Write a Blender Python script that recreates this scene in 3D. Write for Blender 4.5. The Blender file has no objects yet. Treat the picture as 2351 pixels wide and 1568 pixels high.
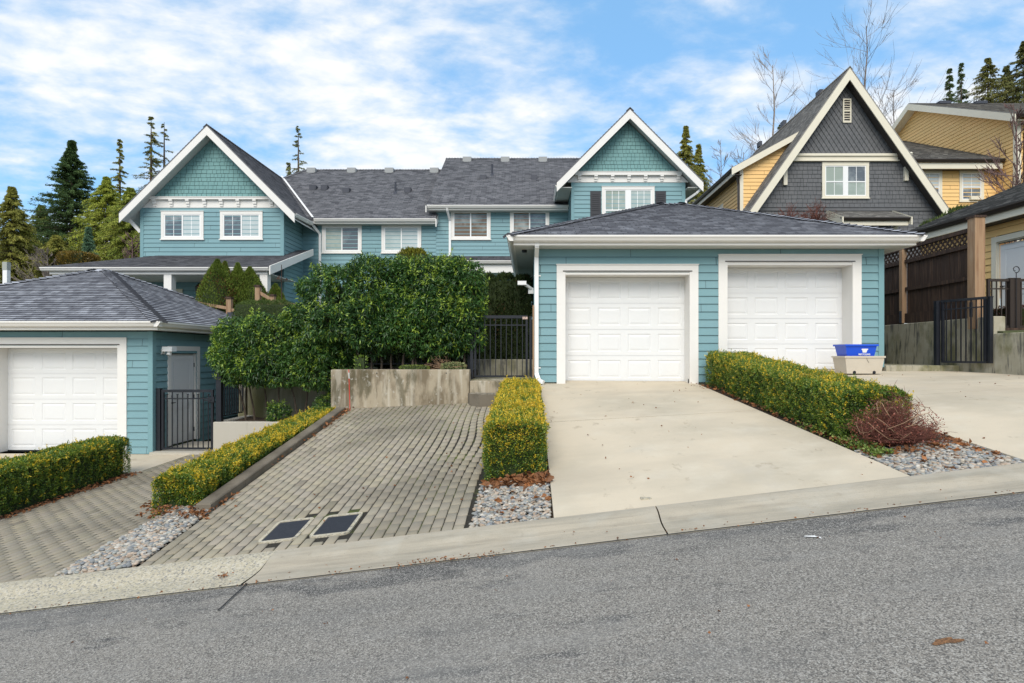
import bpy, math, random
import numpy as np
from mathutils import Vector
R=math.radians
sc=bpy.context.scene
col=sc.collection
# ---------------- camera, sky, sun ----------------
FPX=1340.0; CX=1215.0; CY=815.0      # focal length and vanishing point, in pixels of a 2351 px wide picture
cam=bpy.data.cameras.new('camera'); co=bpy.data.objects.new('camera',cam); col.objects.link(co)
co.location=(0,0,0); co.rotation_euler=(R(90),0,0)
cam.sensor_width=36; cam.lens=FPX/2351*36; cam.shift_x=(1175.5-CX)/2351; cam.shift_y=(CY-784)/2351
cam.clip_end=3000; cam.clip_start=.05
sc.camera=co
sc.view_settings.view_transform='Standard'; sc.view_settings.look='None'
sc.view_settings.exposure=0.64; sc.view_settings.gamma=1
SUN_EL=42; SUN_AZ=-172    # azimuth measured from +Y towards +X
w=bpy.data.worlds.new('World'); sc.world=w; w.use_nodes=True
nt=w.node_tree; N=nt.nodes; L=nt.links; N.clear()
out=N.new('ShaderNodeOutputWorld'); bg=N.new('ShaderNodeBackground'); bg.inputs[1].default_value=.118
sky=N.new('ShaderNodeTexSky'); sky.sky_type='NISHITA'; sky.sun_disc=False
sky.sun_elevation=R(SUN_EL); sky.sun_rotation=R(SUN_AZ); sky.air_density=1.0; sky.dust_density=.3; sky.ozone_density=2.5
tc=N.new('ShaderNodeTexCoord'); sep=N.new('ShaderNodeSeparateXYZ'); L.new(tc.outputs['Generated'],sep.inputs[0])
def wm(op,a,b=None,c=None):
    n=N.new('ShaderNodeMath'); n.operation=op
    for i,v in enumerate((a,b,c)):
        if v is None: continue
        if isinstance(v,(int,float)): n.inputs[i].default_value=v
        else: L.new(v,n.inputs[i])
    return n.outputs[0]
den=wm('ADD',wm('MAXIMUM',sep.outputs[2],0.0),.22)
u=wm('DIVIDE',sep.outputs[0],den); v=wm('DIVIDE',sep.outputs[1],den)
cmb=N.new('ShaderNodeCombineXYZ'); L.new(u,cmb.inputs[0]); L.new(v,cmb.inputs[1])
def wn(scale,detail,rot,sx,sy,off,rough=.55,dist=0.):
    mp=N.new('ShaderNodeMapping'); mp.inputs['Rotation'].default_value=(0,0,R(rot)); mp.inputs['Scale'].default_value=(sx,sy,1); mp.inputs['Location'].default_value=off
    L.new(cmb.outputs[0],mp.inputs[0]); n=N.new('ShaderNodeTexNoise'); n.inputs['Scale'].default_value=scale; n.inputs['Detail'].default_value=detail
    n.inputs['Roughness'].default_value=rough; n.inputs['Distortion'].default_value=dist; L.new(mp.outputs[0],n.inputs['Vector']); return n.outputs['Fac']
big=wn(1.5,4,0,1,1.0,(15.5,9.9,0),.5,.3)
med=wn(3.6,8,-38,.9,1.35,(1.3,4.2,0),.6,.25)
fine=wn(11,6,-30,.9,1.2,(7,2,0),.55,.1)
s=wm('ADD',wm('ADD',wm('MULTIPLY',big,.9),wm('MULTIPLY',med,.75)),wm('MULTIPLY',fine,.26))
for cu,cv,rr_,am in ((.42,1.15,.3,.1),(-1.3,1.55,.28,.12),(-.95,1.08,.16,.1),(-.15,1.05,.22,.05),(-.7,1.3,.3,.05),(.15,1.6,.3,.03)):   # clearer and thicker stretches of cloud
    vd=N.new('ShaderNodeVectorMath'); vd.operation='DISTANCE'; L.new(cmb.outputs[0],vd.inputs[0]); vd.inputs[1].default_value=(cu,cv,0)
    gz=wm('POWER',2.718,wm('MULTIPLY',wm('POWER',wm('DIVIDE',vd.outputs['Value'],rr_),2.0),-1.0))
    s=wm('SUBTRACT',s,wm('MULTIPLY',gz,am))
mr=N.new('ShaderNodeMapRange'); mr.interpolation_type='SMOOTHSTEP'; mr.inputs[1].default_value=.72; mr.inputs[2].default_value=1.12; L.new(s,mr.inputs[0])
hs=N.new('ShaderNodeHueSaturation'); hs.inputs['Saturation'].default_value=1.25; hs.inputs['Value'].default_value=1.35; L.new(sky.outputs[0],hs.inputs['Color'])
tint=N.new('ShaderNodeMix'); tint.data_type='RGBA'; tint.blend_type='MIX'; tint.inputs[0].default_value=.62
L.new(hs.outputs[0],tint.inputs[6]); tint.inputs[7].default_value=(1.85,3.5,5.3,1)
cc=N.new('ShaderNodeMix'); cc.data_type='RGBA'; cc.inputs[6].default_value=(4.5,5.0,5.5,1); cc.inputs[7].default_value=(5.9,5.85,5.75,1)
mr2=N.new('ShaderNodeMapRange'); mr2.inputs[1].default_value=.38; mr2.inputs[2].default_value=.62; L.new(fine,mr2.inputs[0])
L.new(wm('MULTIPLY',wm('ADD',mr2.outputs[0],mr.outputs[0]),.5),cc.inputs[0])
mx=N.new('ShaderNodeMix'); mx.data_type='RGBA'; L.new(wm('MULTIPLY',mr.outputs[0],.97),mx.inputs[0]); L.new(tint.outputs[2],mx.inputs[6]); L.new(cc.outputs[2],mx.inputs[7])
L.new(mx.outputs[2],bg.inputs[0]); L.new(bg.outputs[0],out.inputs[0])
sl=bpy.data.lights.new('sun','SUN'); sl.energy=1.9; sl.angle=R(40); sl.color=(1,.93,.82)
so=bpy.data.objects.new('sun',sl); col.objects.link(so)
az=R(SUN_AZ); el=R(SUN_EL)
sd=Vector((math.sin(az)*math.cos(el),math.cos(az)*math.cos(el),math.sin(el)))
so.rotation_euler=sd.to_track_quat('Z','Y').to_euler()

# ---------------- helpers ----------------
rng=np.random.default_rng(11); random.seed(5)
def PX(px,d): return (px-CX)*d/FPX
def PZ(py,d): return (CY-py)*d/FPX
def tag(o,label=None,cat=None,group=None,kind=None):
    if label: o['label']=label
    if cat: o['category']=cat
    if group: o['group']=group
    if kind: o['kind']=kind
    return o
def thing(name,label,cat,loc,group=None):
    o=bpy.data.objects.new(name,None); col.objects.link(o); o.location=loc; o.empty_display_size=.3
    return tag(o,label,cat,group)
def wloc(o):
    v=Vector((0,0,0))
    while o is not None: v=v+o.location; o=o.parent
    return v
def link(name,me,mat,parent=None,loc=None):
    o=bpy.data.objects.new(name,me); col.objects.link(o)
    base=Vector((0,0,0))
    if parent is not None:
        o.parent=parent; base=wloc(parent)
    elif loc is not None:
        o.location=loc; base=Vector(loc)
    if base.length>0:
        n=len(me.vertices); a=np.empty(n*3,dtype=np.float32); me.vertices.foreach_get('co',a)
        a=a.reshape(-1,3)-np.array(base,dtype=np.float32); me.vertices.foreach_set('co',a.ravel())
    for m in (mat if isinstance(mat,(list,tuple)) else [mat]): me.materials.append(m)
    me.update(); return o
def npmesh(name,V,F,mat,parent=None,loc=None,C=None,smooth=False,UV=None):
    V=np.asarray(V,dtype=np.float32).reshape(-1,3); F=np.asarray(F,dtype=np.int32)
    me=bpy.data.meshes.new(name); k=F.shape[1]; m=len(F)
    me.vertices.add(len(V)); me.vertices.foreach_set('co',V.ravel())
    me.loops.add(m*k); me.loops.foreach_set('vertex_index',F.ravel())
    me.polygons.add(m); me.polygons.foreach_set('loop_start',np.arange(m,dtype=np.int32)*k)
    try: me.polygons.foreach_set('loop_total',np.full(m,k,dtype=np.int32))
    except Exception: pass
    if smooth: me.polygons.foreach_set('use_smooth',np.ones(m,dtype=bool))
    me.update(calc_edges=True)
    if C is not None:
        C=np.asarray(C,dtype=np.float32)
        ca=me.color_attributes.new('Col','FLOAT_COLOR','POINT'); a=np.ones((len(V),4),dtype=np.float32); a[:,:3]=C; ca.data.foreach_set('color',a.ravel())
    return link(name,me,mat,parent,loc)
class MB:
    def __init__(s): s.v=[]; s.f=[]; s.uv=[]
    def quad(s,pts,uv=None):
        n=len(s.v); s.v+= [tuple(p) for p in pts]; s.f.append(tuple(range(n,n+len(pts))))
        s.uv+= (uv if uv else [(p[0]+p[1],p[2]) for p in pts]); return s
    def hexa(s,p):   # 8 points: bottom 4 (ccw from above), top 4
        for q in ((3,2,1,0),(4,5,6,7),(0,1,5,4),(1,2,6,5),(2,3,7,6),(3,0,4,7)): s.quad([p[i] for i in q])
        return s
    def box(s,x0,x1,y0,y1,z0,z1):
        return s.hexa([(x0,y0,z0),(x1,y0,z0),(x1,y1,z0),(x0,y1,z0),(x0,y0,z1),(x1,y0,z1),(x1,y1,z1),(x0,y1,z1)])
    def bar(s,a,b,w,h=None,up=(0,0,1)):   # rectangular bar between two points
        a=Vector(a); b=Vector(b); d=(b-a).normalized(); up=Vector(up)
        if abs(d.dot(up))>.98: up=Vector((0,1,0))
        sx=d.cross(up).normalized(); uz=sx.cross(d).normalized(); h=h or w
        o=[(-w/2,-h/2),(w/2,-h/2),(w/2,h/2),(-w/2,h/2)]
        A=[a+sx*i+uz*j for i,j in o]; B=[b+sx*i+uz*j for i,j in o]
        s.quad([A[3],A[2],A[1],A[0]]); s.quad(B)
        for i in range(4): j=(i+1)%4; s.quad([A[i],A[j],B[j],B[i]])
        return s
    def tube(s,pts,r,n=6,caps=True):
        pts=[Vector(p) for p in pts]; rs=r if isinstance(r,(list,tuple)) else [r]*len(pts)
        rings=[]
        for i,p in enumerate(pts):
            d=(pts[min(i+1,len(pts)-1)]-pts[max(i-1,0)]).normalized()
            up=Vector((0,0,1)) if abs(d.z)<.95 else Vector((0,1,0))
            a=d.cross(up).normalized(); b=a.cross(d)
            rings.append([p+(a*math.cos(t)+b*math.sin(t))*rs[i] for t in [2*math.pi*k/n for k in range(n)]])
        for i in range(len(rings)-1):
            for k in range(n):
                j=(k+1)%n; s.quad([rings[i][k],rings[i+1][k],rings[i+1][j],rings[i][j]])
        if caps: s.quad(rings[0]); s.quad(rings[-1][::-1])
        return s
    def prism(s,prof,p0,p1,outd,up=(0,0,1)):   # profile (out,up) swept from p0 to p1
        p0=Vector(p0); p1=Vector(p1); o=Vector(outd); u=Vector(up)
        A=[p0+o*a+u*b for a,b in prof]; B=[p1+o*a+u*b for a,b in prof]; n=len(prof)
        for i in range(n): j=(i+1)%n; s.quad([A[i],A[j],B[j],B[i]])
        s.quad(A[::-1]); s.quad(B); return s
    def build(s,name,mat,parent=None,loc=None,smooth=False):
        me=bpy.data.meshes.new(name); me.from_pydata(s.v,[],s.f)
        ul=me.uv_layers.new(name='UVMap'); ul.data.foreach_set('uv',np.array([s.uv[i] for f in s.f for i in f],dtype=np.float32).ravel())
        if smooth: me.polygons.foreach_set('use_smooth',np.ones(len(me.polygons),dtype=bool))
        return link(name,me,mat,parent,loc)
class Basis:   # wall frame: s along the wall, z up, o outward
    def __init__(b,o,u,n): b.o=Vector((o[0],o[1],0)); b.u=Vector((u[0],u[1],0)).normalized(); b.n=Vector((n[0],n[1],0)).normalized()
    def p(b,s,z,o=0): q=b.o+b.u*s+b.n*o; return (q.x,q.y,z)
    def box(b,mb,s0,s1,z0,z1,o0,o1):
        P=[b.p(s0,z0,o1),b.p(s1,z0,o1),b.p(s1,z0,o0),b.p(s0,z0,o0),b.p(s0,z1,o1),b.p(s1,z1,o1),b.p(s1,z1,o0),b.p(s0,z1,o0)]
        mb.hexa(P)
def front(y): return Basis((0,y),(1,0),(0,-1))     # faces the street; s is world x
def side(x,sgn): return Basis((x,0),(0,1),(sgn,0))   # faces +x or -x; s is world y
# ---------------- materials ----------------
def mat(name,base,rough=.7,layers=(),bump=None,metal=0.,spec=.4,attr=False,coat=0.,trans=0.,emit=None,uvb=None):
    m=bpy.data.materials.new(name); m.use_nodes=True; t=m.node_tree; n=t.nodes; l=t.links; n.clear()
    o=n.new('ShaderNodeOutputMaterial'); b=n.new('ShaderNodeBsdfPrincipled')
    b.inputs['Roughness'].default_value=rough; b.inputs['Metallic'].default_value=metal; b.inputs['Specular IOR Level'].default_value=spec
    b.inputs['Coat Weight'].default_value=coat; b.inputs['Coat Roughness'].default_value=.03
    tc=n.new('ShaderNodeTexCoord')
    def tex(kind,scale,cs='Object',detail=5,vec=None,seed=0):
        mp=n.new('ShaderNodeMapping'); sv=scale if isinstance(scale,(tuple,list)) else (scale,)*3
        mp.inputs['Scale'].default_value=sv if len(sv)==3 else (1,1,1); mp.inputs['Location'].default_value=(seed*3.7,seed*1.3,seed*2.1); l.new(tc.outputs[cs],mp.inputs[0])
        if kind=='noise':
            x=n.new('ShaderNodeTexNoise'); x.inputs['Scale'].default_value=1; x.inputs['Detail'].default_value=detail; x.inputs['Roughness'].default_value=.6; l.new(mp.outputs[0],x.inputs['Vector']); return x.outputs['Fac']
        if kind=='joint_and_shade':  # dark lines: board and shingle joints, plus painted shade at lap and course edges
            mp.inputs['Scale'].default_value=(1,1,1); x=n.new('ShaderNodeTexBrick'); x.inputs['Scale'].default_value=1; x.inputs['Mortar Size'].default_value=.011; x.inputs['Mortar Smooth'].default_value=.4
            x.inputs['Brick Width'].default_value=sv[0]; x.inputs['Row Height'].default_value=sv[1]; x.offset=.37; l.new(mp.outputs[0],x.inputs['Vector']); return x.outputs['Fac']
        if kind=='moss':
            x=n.new('ShaderNodeTexNoise'); x.inputs['Scale'].default_value=1; x.inputs['Detail'].default_value=5; l.new(mp.outputs[0],x.inputs['Vector'])
            g=n.new('ShaderNodeSeparateXYZ'); l.new(tc.outputs['Object'],g.inputs[0]); r=n.new('ShaderNodeMapRange'); r.inputs[1].default_value=9.3; r.inputs[2].default_value=11.; r.inputs[3].default_value=-.1; r.inputs[4].default_value=.12; l.new(g.outputs[1],r.inputs[0])
            a=n.new('ShaderNodeMath'); a.operation='ADD'; l.new(x.outputs['Fac'],a.inputs[0]); l.new(r.outputs[0],a.inputs[1]); return a.outputs[0]
        if kind=='gutter':   # noise that grows towards the gutter line at y=4.7
            x=n.new('ShaderNodeTexNoise'); x.inputs['Scale'].default_value=1; x.inputs['Detail'].default_value=7; x.inputs['Roughness'].default_value=.65; l.new(mp.outputs[0],x.inputs['Vector'])
            g=n.new('ShaderNodeSeparateXYZ'); l.new(tc.outputs['Object'],g.inputs[0]); r=n.new('ShaderNodeMapRange'); r.inputs[1].default_value=4.05; r.inputs[2].default_value=4.6; r.inputs[3].default_value=-.12; r.inputs[4].default_value=.06; l.new(g.outputs[1],r.inputs[0])
            a=n.new('ShaderNodeMath'); a.operation='ADD'; l.new(x.outputs['Fac'],a.inputs[0]); l.new(r.outputs[0],a.inputs[1]); return a.outputs[0]
        if kind=='vor':
            x=n.new('ShaderNodeTexVoronoi'); x.inputs['Scale'].default_value=1; l.new(mp.outputs[0],x.inputs['Vector'])
            y=n.new('ShaderNodeSeparateColor'); l.new(x.outputs['Color'],y.inputs[0]); return y.outputs[0]
        if kind=='brick':
            mp.inputs['Scale'].default_value=(1,1,1)
            x=n.new('ShaderNodeTexBrick'); x.inputs['Scale'].default_value=1; x.inputs['Mortar Size'].default_value=0
            x.inputs['Brick Width'].default_value=sv[0]; x.inputs['Row Height'].default_value=sv[1]; x.offset=.37; x.offset_frequency=2; x.squash=1
            x.inputs['Color1'].default_value=(0,0,0,1); x.inputs['Color2'].default_value=(1,1,1,1); l.new(mp.outputs[0],x.inputs['Vector']); return x.outputs['Color']
        if kind=='wave':
            x=n.new('ShaderNodeTexWave'); x.bands_direction='Z'; x.inputs['Scale'].default_value=1; l.new(mp.outputs[0],x.inputs['Vector']); return x.outputs['Fac']
    cur=None
    if attr:
        a=n.new('ShaderNodeVertexColor'); a.layer_name='Col'; cur=a.outputs[0]
    for ly in layers:
        kind,scale,c2,lo,hi,fac=ly[:6]; cs=ly[6] if len(ly)>6 else 'Object'; seed=ly[7] if len(ly)>7 else 0
        f=tex(kind,scale,cs,seed=seed)
        r=n.new('ShaderNodeMapRange'); r.inputs[1].default_value=lo; r.inputs[2].default_value=hi; r.inputs[3].default_value=0; r.inputs[4].default_value=fac; l.new(f,r.inputs[0])
        x=n.new('ShaderNodeMix'); x.data_type='RGBA'; l.new(r.outputs[0],x.inputs[0])
        if cur is None: x.inputs[6].default_value=(*base,1)
        else: l.new(cur,x.inputs[6])
        x.inputs[7].default_value=(*c2,1); cur=x.outputs[2]
    if cur is None: b.inputs['Base Color'].default_value=(*base,1)
    else: l.new(cur,b.inputs['Base Color'])
    if bump:
        kind,scale,st,dist=bump[:4]
        f=tex(kind,scale,bump[4] if len(bump)>4 else 'Object')
        bn=n.new('ShaderNodeBump'); bn.inputs['Strength'].default_value=st; bn.inputs['Distance'].default_value=dist; l.new(f,bn.inputs['Height']); l.new(bn.outputs[0],b.inputs['Normal'])
    if emit: b.inputs['Emission Color'].default_value=(*emit[0],1); b.inputs['Emission Strength'].default_value=emit[1]
    if trans>0:
        tr=n.new('ShaderNodeBsdfTranslucent')
        if cur is None: tr.inputs[0].default_value=(*base,1)
        else: l.new(cur,tr.inputs[0])
        ms=n.new('ShaderNodeMixShader'); ms.inputs[0].default_value=trans; l.new(b.outputs[0],ms.inputs[1]); l.new(tr.outputs[0],ms.inputs[2]); l.new(ms.outputs[0],o.inputs[0])
    else: l.new(b.outputs[0],o.inputs[0])
    return m
TEAL=(.175,.322,.352)
m_teal=mat('teal_siding',TEAL,.62,[('joint_and_shade',(3.1,.163),(.03,.06,.07),.2,.8,.8,'UV'),('brick',(3.1,.163),(.21,.35,.39),0,1,.45,'UV'),('noise',(.9,.9,.5),(.155,.285,.325),.45,.75,.5),('noise',(6,6,1.2),(.23,.385,.4),.58,.8,.3)],bump=('noise',(6,6,60),.12,.004))  # first layer colours butt joints and paints the shade line at each lap
m_tealb=mat('teal_board',TEAL,.62,[('noise',(1.5,1.5,.8),(.15,.28,.32),.45,.75,.5)],bump=('noise',(20,20,4),.1,.003))
m_tealsh=mat('teal_shingle',(.165,.32,.32),.7,[('vor',(9,9,7),(.13,.27,.275),.5,1,.5),('noise',(2,2,2),(.2,.36,.355),.45,.75,.4)],bump=('noise',(60,60,9),.25,.004))
m_white=mat('white_trim',(.77,.75,.715),.5,[('noise',(1.5,1.5,1.5),(.72,.7,.66),.45,.75,.45)],bump=('noise',40,.03,.002))
m_vinyl=mat('white_vinyl',(.82,.82,.81),.35)
m_door=mat('white_steel_door',(.74,.745,.745),.42,[('noise',(1.2,1.2,2),(.69,.69,.685),.4,.7,.5)],bump=('noise',(90,90,6),.05,.001))
m_soffit=mat('soffit_panel',(.55,.56,.53),.6,[('wave',(0,0,0),(.5,.5,.48),0,1,.1)])
m_roof=mat('charcoal_roof_shingle',(.24,.25,.28),.9,[('brick',(.31,.142),(.11,.113,.135),.2,1,.8,'UV'),('brick',(.17,.142),(.5,.52,.57),.45,1,.65,'UV',2),('brick',(.83,.142),(.11,.115,.13),.45,1,.35,'UV',5),('joint_and_shade',(.31,.142),(.02,.02,.026),.1,.9,.8,'UV'),('noise',130,(.22,.22,.25),.55,.75,.35),('noise',.8,(.09,.092,.105),.5,.8,.3)],bump=('noise',160,.4,.006),spec=.2)  # dark line layer paints the shadow gap at each shingle course
m_roof_far=mat('dark_roof_shingle',(.165,.168,.182),.9,[('brick',(.31,.142),(.055,.057,.068),.3,1,.7,'UV'),('brick',(.23,.142),(.28,.28,.3),.5,1,.65,'UV',2),('joint_and_shade',(.31,.142),(.03,.03,.036),.1,.9,.7,'UV'),('noise',.5,(.08,.082,.09),.5,.8,.3)],spec=.2)  # course lines again carry a painted shadow gap
m_roof_grey=mat('weathered_grey_roof_shingle',(.27,.255,.235),.9,[('joint_and_shade',(.31,.142),(.05,.05,.05),.1,.9,.7,'UV'),('brick',(.31,.142),(.09,.088,.086),.3,1,.7,'UV'),('brick',(.19,.142),(.36,.345,.32),.5,1,.6,'UV',2),('noise',.6,(.12,.115,.105),.45,.75,.4)],spec=.2)  # course lines include painted shade at the shingle edges
m_dark=mat('dark_gap',(.02,.022,.024),.9)
m_black=mat('black_metal',(.012,.014,.02),.4,[('noise',5,(.03,.032,.038),.5,.8,.4)])
m_brown=mat('brown_gutter',(.035,.027,.024),.4)
m_brownsoff=mat('brown_soffit',(.06,.052,.047),.7)
m_cream=mat('cream_trim',(.74,.69,.56),.55,[('noise',(1.5,1.5,1.5),(.66,.6,.48),.45,.75,.45)])
m_yellow=mat('yellow_siding',(.88,.56,.23),.62,[('joint_and_shade',(3.1,.163),(.2,.11,.03),.2,.8,.7,'UV'),('brick',(3.1,.17),(.78,.55,.23),0,1,.5,'UV'),('noise',(.8,.8,.5),(.68,.44,.15),.45,.75,.4)])  # first layer draws butt joints and painted shade along the laps
m_cream_siding=mat('pale_cream_siding',(.6,.47,.3),.62,[('noise',(.8,.8,.5),(.55,.42,.26),.45,.75,.4)])
m_grey=mat('grey_shingle',(.115,.118,.124),.75,[('vor',(6,6,6),(.15,.152,.158),.3,1,.6),('noise',2,(.085,.088,.095),.5,.75,.4)])
m_glass=[mat('window_pane_'+k,c,.12,[('wave',(0,0,11),c2,.3,.9,.7),('noise',(1.2,1.2,1.4),(.62,.68,.66),.5,.72,.45,'Object',i+1)],coat=.55,spec=.5) for i,(k,c,c2) in enumerate([('blind',(.34,.39,.33),(.22,.27,.23)),('dark',(.11,.125,.14),(.075,.09,.1)),('amber',(.17,.105,.05),(.11,.07,.035)),('bright',(.52,.57,.56),(.4,.46,.46)),('plain',(.4,.47,.45),(.36,.43,.41))])]
m_shutter=mat('black_shutter',(.03,.031,.038),.5)
m_conc=mat('driveway_concrete',(.58,.5,.38),.85,[('noise',(.55,.55,.55),(.39,.35,.27),.42,.72,.75),('noise',(2.2,2.2,2.2),(.62,.565,.46),.5,.75,.5,'Object',3),('noise',(.28,1.1,1),(.42,.36,.275),.52,.7,.5,'Object',2),('noise',(5,3,6),(.27,.21,.14),.63,.72,.55,'Object',5),('noise',90,(.3,.28,.23),.58,.72,.35),('noise',(1.1,1.1,1.1),(.46,.42,.35),.58,.7,.4,'Object',9)],bump=('noise',70,.25,.004))
m_curb=mat('curb_concrete',(.41,.36,.28),.85,[('noise',(.7,9,2),(.25,.22,.17),.5,.66,.6,'Object',8),('noise',(9,9,9),(.2,.17,.13),.64,.74,.5,'Object',12),('noise',(1.4,6,6),(.27,.25,.2),.45,.75,.7),('noise',110,(.2,.19,.16),.56,.7,.6),('noise',(3,3,3),(.47,.45,.39),.5,.75,.4,'Object',3)],bump=('noise',100,.35,.004))
m_curb2=mat('coarse_curb_concrete',(.42,.375,.28),.9,[('noise',(1.4,5,5),(.4,.36,.25),.45,.75,.6),('vor',75,(.16,.16,.16),.78,.8,.75),('vor',60,(.55,.51,.42),.7,.75,.5,'Object',4)],bump=('noise',70,.6,.008))
m_road=mat('asphalt',(.215,.197,.172),.88,[('gutter',(1.5,4.5,1),(.035,.035,.038),.46,.56,.85),('noise',(.5,1.6,1),(.15,.14,.125),.46,.64,.5,'Object',21),('noise',(2.2,4,1),(.06,.058,.055),.62,.68,.55,'Object',23),('vor',170,(.42,.4,.36),.55,.85,.75),('vor',140,(.07,.067,.063),.66,.78,.8,'Object',3),('noise',(.35,1.3,1),(.15,.147,.142),.5,.72,.6),('noise',(5.,12,2),(.05,.05,.05),.72,.76,.7,'Object',4),('vor',120,(.46,.44,.4),.92,.95,.6,'Object',7),('noise',(.9,2.2,1),(.26,.25,.23),.52,.75,.5,'Object',11)],bump=('vor',110,.5,.006))
m_patch=mat('worn_dark_asphalt',(.05,.052,.06),.8,[('vor',120,(.4,.4,.4),.8,.83,.8),('vor',70,(.16,.16,.17),.7,.75,.8,'Object',4)],bump=('vor',110,.6,.008))
m_paver=mat('concrete_paver',(.4,.36,.28),.85,[('noise',(.55,.55,.55),(.17,.15,.115),.46,.62,.7),('noise',(5,5,5),(.25,.24,.2),.5,.8,.5,'Object',2),('noise',120,(.16,.15,.13),.56,.7,.5)],bump=('noise',90,.4,.004),attr=True)
m_joint=mat('mossy_joint_soil',(.022,.019,.014),.95,[('moss',(1.6,1.6,1),(.1,.135,.012),.5,.6,.9),('noise',(1.3,1.3,1),(.09,.12,.015),.54,.64,.9),('noise',30,(.1,.09,.07),.55,.7,.5)])
m_wet=mat('dark_damp_concrete',(.17,.145,.11),.85,[('noise',(3,3,3),(.09,.075,.055),.45,.7,.8),('noise',60,(.28,.25,.2),.6,.72,.4)],bump=('noise',50,.4,.006))
m_soil=mat('garden_soil',(.05,.035,.024),.95,[('noise',9,(.09,.05,.025),.45,.65,.8),('noise',40,(.12,.09,.06),.6,.75,.5)],bump=('noise',25,.8,.03))
m_wallc=mat('stained_concrete_wall',(.38,.32,.23),.88,[('noise',(2.2,2.2,.9),(.15,.115,.07),.46,.57,.85),('noise',(7,7,.6),(.6,.56,.47),.5,.75,.75,'Object',2),('noise',(4,4,1.2),(.08,.07,.035),.53,.63,.7,'Object',5),('noise',(14,14,10),(.66,.63,.56),.6,.7,.4,'Object',6),('noise',70,(.25,.22,.17),.55,.72,.4)],bump=('noise',30,.35,.01))
m_wallpale=mat('pale_concrete_wall',(.48,.445,.38),.88,[('noise',(1.6,1.6,.8),(.42,.4,.33),.45,.72,.6),('noise',(6,6,1),(.3,.29,.22),.62,.78,.5,'Object',5),('noise',60,(.4,.38,.33),.6,.75,.4)],bump=('noise',30,.3,.008))
m_wallmoss=mat('mossy_concrete_wall',(.25,.23,.16),.9,[('noise',(2,2,.6),(.1,.1,.03),.45,.65,.8),('noise',(5,5,1),(.4,.38,.3),.55,.75,.6,'Object',3)],bump=('noise',30,.35,.01))
m_wallgrey=mat('weathered_grey_concrete',(.36,.33,.25),.88,[('noise',(2,2,.9),(.16,.155,.07),.46,.58,.8),('noise',(9,9,1.4),(.04,.045,.05),.53,.64,.75,'Object',5),('noise',(3,3,3),(.5,.47,.38),.5,.75,.6,'Object',2)],bump=('noise',30,.35,.01))
m_darkwood=mat('dark_fence_wood',(.045,.026,.018),.8,[('noise',(14,14,1.2),(.12,.07,.045),.48,.72,.85),('noise',(30,30,2),(.02,.012,.01),.5,.7,.7,'Object',3)],bump=('noise',(40,40,3),.5,.006))
m_lightwood=mat('weathered_light_wood',(.34,.22,.13),.8,[('noise',(20,20,1.4),(.2,.11,.06),.45,.7,.8),('noise',(7,7,2),(.42,.33,.23),.5,.75,.6,'Object',4)],bump=('noise',(40,40,3),.4,.005))
m_pebble=mat('river_pebble',(.4,.4,.4),.6,[('noise',60,(.2,.2,.2),.6,.75,.3)],attr=True)
m_leaf=mat('leaf',(.05,.1,.02),.4,attr=True,trans=.22,spec=.5)
m_needle=mat('needles',(.05,.09,.03),.7,attr=True,trans=.15,spec=.2)
m_litter=mat('fallen_leaf',(.3,.1,.04),.8,attr=True,trans=.1)
m_bark=mat('bark',(.12,.09,.065),.9,[('noise',(30,30,5),(.05,.04,.03),.45,.65,.8)],bump=('noise',(40,40,8),.6,.01))
m_barkpale=mat('pale_birch_bark',(.3,.25,.21),.9,[('noise',(8,8,5),(.12,.09,.08),.45,.65,.7)])
m_core=mat('dense_inner_foliage',(.03,.045,.015),.95)
m_twig=mat('red_brown_twig',(.14,.05,.035),.8)
m_blue=mat('blue_plastic',(.005,.075,.62),.35,spec=.5)
m_beige=mat('beige_plastic',(.56,.5,.41),.5,[('noise',5,(.5,.44,.35),.5,.7,.5)])
m_iron=mat('cast_iron_grate',(.05,.055,.07),.5,[('noise',40,(.1,.1,.12),.5,.7,.5)],metal=.3)
m_grass=mat('ground_earth',(.07,.075,.035),.95,[('noise',.7,(.04,.055,.015),.4,.6,.8),('noise',14,(.11,.1,.06),.55,.7,.6)])
m_red=mat('red_plastic',(.7,.03,.02),.5)
m_lamp=mat('lamp_glass',(.6,.6,.55),.2)
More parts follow.
